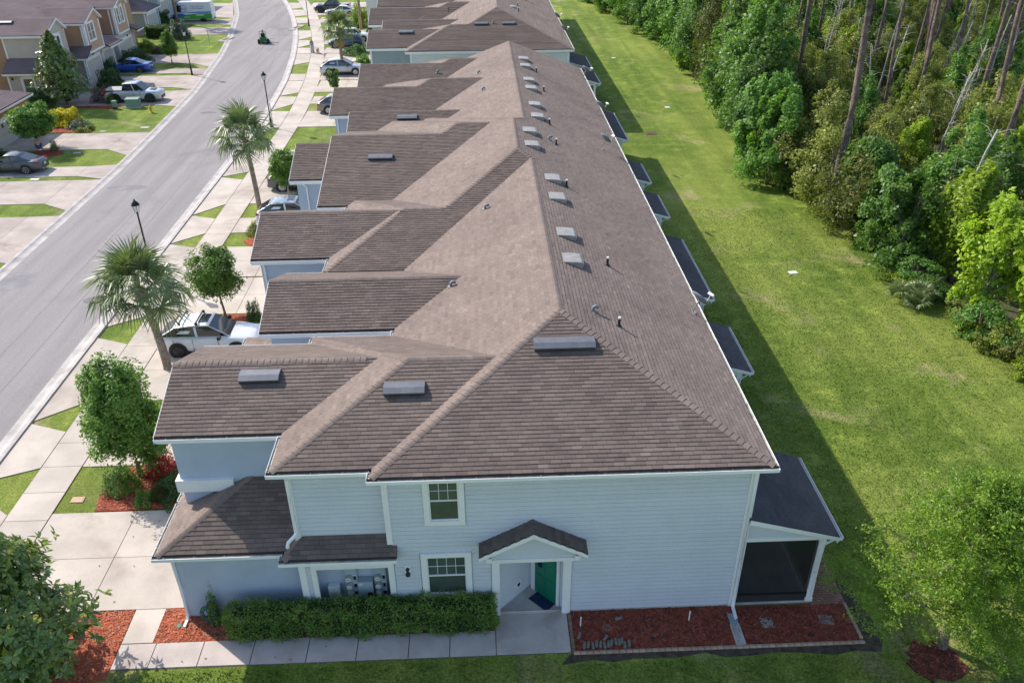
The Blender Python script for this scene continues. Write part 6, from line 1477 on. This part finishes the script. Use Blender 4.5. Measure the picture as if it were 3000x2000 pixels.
# utility boxes
K['ugreen'] = MT('utility_green',(.20,.30,.24),.6,.08)
t = thing('transformer_box','green metal transformer box in front of the silver pickup','utility box',(-33.3,62.9,0))
mb = MB(); mb.box(-.7,.7,-.4,.4,0,.10); part('pad', mb, K['kerb'], t, world=False); mb = MB(); mb.box(-.62,.62,-.35,.35,.10,.78); part('cabinet', mb, K['ugreen'], t, world=False)
mb = MB(); mb.prism([(-.65,-.40),(.65,-.40),(.65,.38),(-.65,.38)], .78, lambda x,y:.88+.05*y); part('cabinet_lid', mb, K['ugreen'], t, world=False)
for x in (-.31,.31): mb = MB(); mb.box(x-.29,x+.29,-.365,-.35,.14,.75); part('cabinet_door', mb, K['ugreen'], t, world=False)
t = thing('utility_pedestal','small green utility pedestal beside the ball clipped shrub','utility box',(-34.93,62.5,0)); mb = MB(); mb.box(-.16,.16,-.14,.14,0,.2); part('pedestal_base', mb, K['black'], t, world=False); mb = MB(); mb.box(-.18,.18,-.16,.16,.18,.70); mb.box(-.2,.2,-.18,.18,.70,.76); part('pedestal_hood', mb, K['ugreen'], t, world=False)
# meter bank inside the closet
def bank(x, label):
    t = thing('meter_bank', label, 'electric meter', (x,.45,0), 0, 'meter banks in the closet'); mb = MB(); mb.box(-.19,.19,-.16,0,.55,1.95); part('enclosure', mb, K['meter'], t, world=False)
    for i in range(4):
        z = 1.62-.33*i; mb = MB(); mb.lathe([(.095,0),(.095,.05),(.085,.06),(.085,.13),(.07,.15)], 14, (-.06,-.31,z), axis='Y'); m = part('meter', mb, MT('meter_glass',(.42,.44,.42),.2,.05,fvar=0) if i == 0 else bpy.data.materials['meter_glass'], t, world=False)
        mb = MB(); mb.lathe([(.07,0),(.07,.006)], 12, (-.06,-.318,z), axis='Y'); part('meter_face', mb, K['plate'], m, world=False); mb = MB(); mb.box(-.10,-.02,-.322,-.318,z-.008,z+.008); part('meter_display', mb, K['black'], m, world=False)
        mb = MB(); mb.box(.08,.15,-.18,-.16,z-.14,z+.0); part('breaker_cover', mb, K['black'], t, world=False); mb = MB(); mb.box(.07,.16,-.166,-.16,z+.01,z+.06); part('unit_label', mb, K['plate'], t, world=False)
    return t
bank(-4.4,'left bank of round electric meters in the closet'); bank(-3.5,'right bank of round electric meters in the closet')
t = thing('switch_cabinet','grey main switch cabinet between the meter banks','utility box',(-3.97,.45,0)); mb = MB(); mb.box(-.235,.235,-.26,0,.45,1.45); part('cabinet', mb, K['meter'], t, world=False); mb = MB(); mb.box(.05,.2,-.29,-.26,.82,1.0); part('cabinet_handle', mb, MT('brown_handle',(.08,.03,.02),.5), t, world=False); mb = MB(); mb.box(-.2,-.08,-.264,-.26,1.3,1.4); part('cabinet_label', mb, K['plate'], t, world=False)
t = thing('telecom_box','pale telecom box mounted low at the left of the meter closet','utility box',(-4.98,.45,0)); mb = MB(); mb.box(-.18,.18,-.18,0,.35,1.2); part('enclosure', mb, K['lidw'], t, world=False); mb = MB(); mb.box(-.06,.08,-.184,-.18,.75,.92); part('box_label', mb, MT('blue_grey_label',(.42,.46,.60),.6), t, world=False)
# door mat, pipes, logs, splash block, hose
mb = MB(); mb.add([(1.17,.54,.058),(1.71,-.02,.058),(2.02,.27,.058),(1.48,.82,.058),(1.17,.54,.074),(1.71,-.02,.074),(2.02,.27,.074),(1.48,.82,.074)], [(0,3,2,1),(4,5,6,7),(0,1,5,4),(1,2,6,5),(2,3,7,6),(3,0,4,7)]); tag(part('door_mat', mb, K['navy']), 'navy blue door mat lying slantwise before the green door', 'mat')
for x, y, lb in ((2.74,-.62,'white plastic pipe standing in the mulch beside the walk'),(6.2,-.55,'white plastic pipe standing in mulch near the long downspout')):
    mb = MB(); mb.tube([(0,0,-.02),(.01,.02,.40)], .022, 8); mb.tube([(.01,.02,.40),(.0105,.021,.415)], .026, 8); o = part('plastic_pipe', mb, K['white'], world=False); o.location = (x,y,0); tag(o, lb, 'pipe')
K['log'] = MT('mottled_birch_log',(.40,.38,.35),.85,.5,14,50,.3,col2=(.16,.13,.10)); K['logend'] = MT('log_end',(.50,.40,.26),.85,.2,20)
mb = MB(); mb.lathe([(.048,-.11),(.050,-.06),(.050,.06),(.047,.11)], 10, axis='X'); lm = mb.mesh('edging_log', K['log'], False)
for i, (x, y, a) in enumerate([(2.78,-1.40,1.35),(2.90,-1.38,1.3),(3.04,-1.42,1.5),(3.16,-1.36,1.4),(3.28,-1.38,1.35),(3.40,-1.42,1.6),(3.52,-1.38,1.4),(3.62,-1.34,1.3),(3.76,-1.30,1.55),(3.86,-1.32,1.5),(3.95,-1.28,1.45),(4.02,-1.45,1.4),(4.16,-1.38,1.5)]):
    o = link('edging_log', lm); o.location = (x,y,.085); o.rotation_euler = (0,0,a); tag(o, 'pale mottled log piece in the row lying on dark mulch', 'log', 'row of edging logs')
for x, y, a, lb in ((2.66,-1.02,1.2,'pale mottled log piece lying alone beside the brick edge'),(3.46,-1.16,.9,'pale mottled log piece askew above the log row'),(3.98,-.42,.25,'pale mottled log piece alone near the wall foot')):
    o = link('edging_log', lm); o.location = (x,y,.085); o.rotation_euler = (0,0,a); tag(o, lb, 'log')
t = thing('splash_block','grey concrete splash block with metal chute under the downspout','splash block',(7.58,-1.1,0)); mb = MB(); mb.box(-.14,.16,-.48,.30,0,.06); mb.box(-.14,-.10,-.48,.30,.06,.10); mb.box(.12,.16,-.48,.30,.06,.10); part('block', mb, K['kerb'], t, world=False); mb = MB(); mb.box(-.11,.13,.30,.72,.03,.07); mb.box(-.11,-.09,.30,.72,.07,.13); mb.box(.11,.13,.30,.72,.07,.13); part('chute', mb, K['grey'], t, world=False)
t = thing('garden_hose','tangled green garden hose hanging by the garage wall','hose',(-8.9,.1,0)); mb = MB(); pts = []
for i in range(150):
    a = i*.35; rr_ = .24+.05*math.sin(i*.21); pts.append((rr_*math.cos(a)+.04*math.sin(i*.13), -.02-.10*abs(math.sin(i*.05))+.02*math.sin(i), .52+rr_*1.05*math.sin(a)*(1 if math.sin(a) > 0 else 1.25)))
pts += [(.1,-.3,.05),(.3,-.45,.04),(.6,-.5,.04),(.4,-.62,.04),(-.1,-.5,.04),(-.15,-.3,.08)]
mb.tube(pts, .014, 6); part('hose_tube', mb, MT('green_hose',(.03,.16,.12),.5,.1), t, world=False, smooth=True); mb = MB(); mb.box(-.10,.10,.0,.2,.62,.72); part('hose_hook', mb, K['black'], t, world=False)
for i in range(26):   # fallen leaves on the slabs
    x, y = random.choice([(random.uniform(-13.5,-10),random.uniform(1,5)),(random.uniform(-11,-3),random.uniform(-1.5,-.75)),(random.uniform(-12.8,-11.7),random.uniform(-1.9,.4))])
    mb = MB(); a = .05; mb.add([(-a,0,.0),(0,.022,.012),(a,0,.004),(0,-.022,.012)], [(0,1,2,3)]); o = part('fallen_leaf', mb, LM['brownleaf'], world=False); o.location = (x,y,.046); o.rotation_euler = (0,0,random.uniform(0,6)); tag(o, 'small curled brown leaf fallen on pale ground', 'leaf', 'fallen brown leaves')

# ---------------------------------------------------------------- people, dog, mower
def figure(name, joints, edges, radii, mat, parent, root=0):
    me = bpy.data.meshes.new(name); me.from_pydata(joints, edges, []); me.materials.append(mat); o = link(name, me, parent, world=False)
    bm = bmesh.new(); bm.from_mesh(me); ly = bm.verts.layers.skin.verify()
    for v, r_ in zip(bm.verts, radii): v[ly].radius = (r_, r_); v[ly].use_root = False
    bm.verts.ensure_lookup_table(); bm.verts[root][ly].use_root = True; bm.to_mesh(me); bm.free()
    m1 = o.modifiers.new('skin','SKIN'); m1.use_smooth_shade = True; m2 = o.modifiers.new('sub','SUBSURF'); m2.levels = 1; m2.render_levels = 1; return o
K['skin'] = MT('skin',(.50,.30,.21),.6,.05); K['hairy'] = MT('blond_hair',(.50,.32,.13),.6,.1); K['hairb'] = MT('dark_hair',(.03,.02,.015),.6,.1); K['lav'] = MT('pale_lavender_cloth',(.55,.53,.58),.85,.05); K['greyc'] = MT('grey_top',(.33,.30,.32),.85,.05); K['navyc'] = MT('blue_pattern_cloth',(.04,.07,.22),.85,.4,12,col2=(.10,.12,.28)); K['dog'] = MT('tan_dog_fur',(.38,.26,.15),.9,.15,6); K['mgreen'] = MT('mower_green',(.015,.15,.035),.4,.06); K['limec'] = MT('lime_shirt',(.40,.52,.30),.85,.05)
def head(par, z, hair, x=0, y=0, long=False):
    mb = MB(); mb.lathe([(.02,-.12),(.065,-.10),(.085,-.03),(.09,.03),(.075,.09),(.02,.115)], 12, (x,y,z)); mb.box(x-.015,x+.015,y-.105,y-.08,z-.03,z+.015); h = part('head', mb, K['skin'], par, world=False, smooth=True)
    mb = MB(); mb.lathe([(.095,.0),(.10,.05),(.08,.105),(.02,.13)], 12, (x,y+.015,z)); 
    if long: mb.tube([(x,y+.06,z+.05),(x,y+.09,z-.12),(x,y+.08,z-.32)],[.085,.085,.05],8)
    part('hair', mb, hair, par, world=False, smooth=True)
J = [(0,0,.95),(0,0,1.15),(0,.0,1.38),(0,0,1.48),(.17,0,1.38),(.21,.02,1.10),(.20,-.12,.90),(-.17,0,1.38),(-.21,.02,1.10),(-.19,-.10,.88),(.09,0,.92),(.10,.06,.50),(.10,.14,.08),(.10,.03,.03),(-.09,0,.92),(-.10,-.06,.50),(-.10,-.10,.08),(-.10,-.22,.03),(.20,-.18,.84),(-.19,-.16,.82)]
Ed = [(0,1),(1,2),(2,3),(2,4),(4,5),(5,6),(6,18),(2,7),(7,8),(8,9),(9,19),(0,10),(10,11),(11,12),(12,13),(0,14),(14,15),(15,16),(16,17)]
Rr = [.15,.13,.15,.055,.065,.048,.04,.065,.048,.04,.10,.075,.055,.04,.10,.075,.055,.04,.03,.03]
t = thing('person','person with long fair hair in grey top and loose pale trousers walking a dog','person',(-20.15,86.7,0),R(170))
figure('body', J, Ed, Rr, K['greyc'], t); head(t, 1.58, K['hairy'], long=True)
mb = MB()
for sx, dy in ((.095,.10),(-.095,-.08)): mb.tube([(sx,0,.98),(sx*1.1,dy*.4,.5),(sx*1.15,dy,.08)],[.125,.115,.12],10)
part('trousers', mb, K['lav'], t, world=False, smooth=True)
td = thing('dog','tan dog on a lead standing on the sidewalk','dog',(-19.45,86.4,0),R(20))
J2 = [(0,.30,.48),(0,0,.46),(0,-.28,.50),(0,-.42,.66),(0,-.56,.66),(.09,-.26,.30),(.09,-.27,.03),(-.09,-.26,.30),(-.09,-.27,.03),(.09,.30,.34),(.09,.38,.20),(.09,.35,.03),(-.09,.30,.34),(-.09,.38,.20),(-.09,.35,.03),(0,.45,.55),(0,.58,.66),(0,-.64,.63)]
figure('body', J2, [(0,1),(1,2),(2,3),(3,4),(4,17),(2,5),(5,6),(2,7),(7,8),(0,9),(9,10),(10,11),(0,12),(12,13),(13,14),(0,15),(15,16)], [.11,.12,.13,.08,.075,.05,.03,.05,.03,.07,.04,.03,.07,.04,.03,.03,.015,.04], K['dog'], td, 1)
mb = MB()
for sx in (.05,-.05): mb.tube([(sx,-.50,.70),(sx*1.3,-.49,.79)],[.03,.008],6)
part('ears', mb, K['dog'], td, world=False)
mb = MB(); mb.tube([(-20.0,86.6,.85),(-19.75,86.45,.6),(-19.55,86.1,.62)], .012, 5); tag(part('dog_lead', mb, K['black']), 'thin dark lead between the walker and the tan dog', 'lead')
# crouching person by the round tree
t = thing('person','shirtless person in blue patterned shorts crouching under the round tree','person',(-36.3,49.5,0),R(200))
J3 = [(0,0,.42),(0,-.10,.62),(0,-.24,.84),(0,-.30,.93),(.17,-.24,.82),(.26,-.38,.66),(.14,-.50,.78),(-.17,-.24,.82),(-.26,-.38,.66),(-.14,-.50,.78),(.10,0,.40),(.20,-.40,.48),(.16,-.22,.08),(.16,-.36,.03),(-.10,0,.40),(-.20,-.40,.48),(-.16,-.22,.08),(-.16,-.36,.03),(.08,-.53,.86),(-.08,-.53,.86)]
figure('body', J3, Ed, [.14,.13,.15,.055,.065,.048,.038,.065,.048,.038,.10,.075,.05,.04,.10,.075,.05,.04,.03,.03], K['skin'], t); head(t, 1.02, K['hairb'], 0, -.36)
mb = MB()
for sx in (.1,-.1): mb.tube([(sx,.02,.42),(sx*2,-.38,.49)],[.125,.10],8)
mb.tube([(-.12,.02,.42),(.12,.02,.42)], .13, 8); part('shorts', mb, K['navyc'], t, world=False, smooth=True)
# ride-on mower with driver
tm_ = thing('riding_mower','green ride-on mower driving along the road','mower',(-27.45,93.3,0),R(8))
P = lambda nm, mb, mat, par=tm_, **k: part(nm, mb, mat, par, world=False, **k)
mb = MB(); mb.box(-.45,.45,-.55,.9,.28,.55); mb.box(-.35,.35,-.6,-.1,.55,.85); P('chassis', mb, K['mgreen'])
mb = MB(); mb.box(-.75,.75,.1,.85,.14,.28); P('mower_deck', mb, K['mgreen'])
mb = MB(); mb.bar((.7,.4,.5),(1.35,.4,.55),.35,.05); P('discharge_chute', mb, K['grey'])
mb = MB(); mb.box(-.26,.26,-.15,.3,.62,.74); mb.box(-.26,.26,-.28,-.15,.70,1.25); P('seat', mb, K['black'])
mb = MB(); mb.tube([(-.4,-.45,.6),(-.4,-.45,1.5),(.4,-.45,1.5),(.4,-.45,.6)], .03, 6); P('roll_bar', mb, K['lampblk'])
for sx, sy, r_, w_ in ((.58,-.35,.30,.14),(-.58,-.35,.30,.14),(.45,.95,.17,.07),(-.45,.95,.17,.07)):
    mb = MB(); mb.lathe([(r_*.5,-w_),(r_,-w_*.8),(r_,w_*.8),(r_*.5,w_)], 16, (sx,sy,r_), axis='X'); wh = P('wheel', mb, K['tyre']); mb = MB(); mb.lathe([(r_*.45,-w_*1.05),(r_*.45,w_*1.05)], 10, (sx,sy,r_), axis='X'); P('rim', mb, K['mgreen'], wh)
t = thing('person','person in dark green and lime clothes seated driving the mower','person',(-27.45,93.3,0),R(188))
J4 = [(0,-.02,.84),(0,-.02,1.02),(0,.0,1.26),(0,0,1.36),(.17,0,1.26),(.24,-.14,1.02),(.20,-.42,.98),(-.17,0,1.26),(-.24,-.14,1.02),(-.20,-.42,.98),(.10,-.05,.84),(.15,-.48,.84),(.15,-.60,.45),(.15,-.72,.42),(-.10,-.05,.84),(-.15,-.48,.84),(-.15,-.60,.45),(-.15,-.72,.42),(.19,-.50,1.0),(-.19,-.50,1.0)]
figure('body', J4, Ed, Rr, K['limec'], t); head(t, 1.46, K['hairb']); mb = MB(); mb.lathe([(.17,.04),(.17,.055),(.10,.06),(.09,.14),(.02,.15)], 12, (0,0,1.47)); part('cap', mb, K['mgreen'], t, world=False)
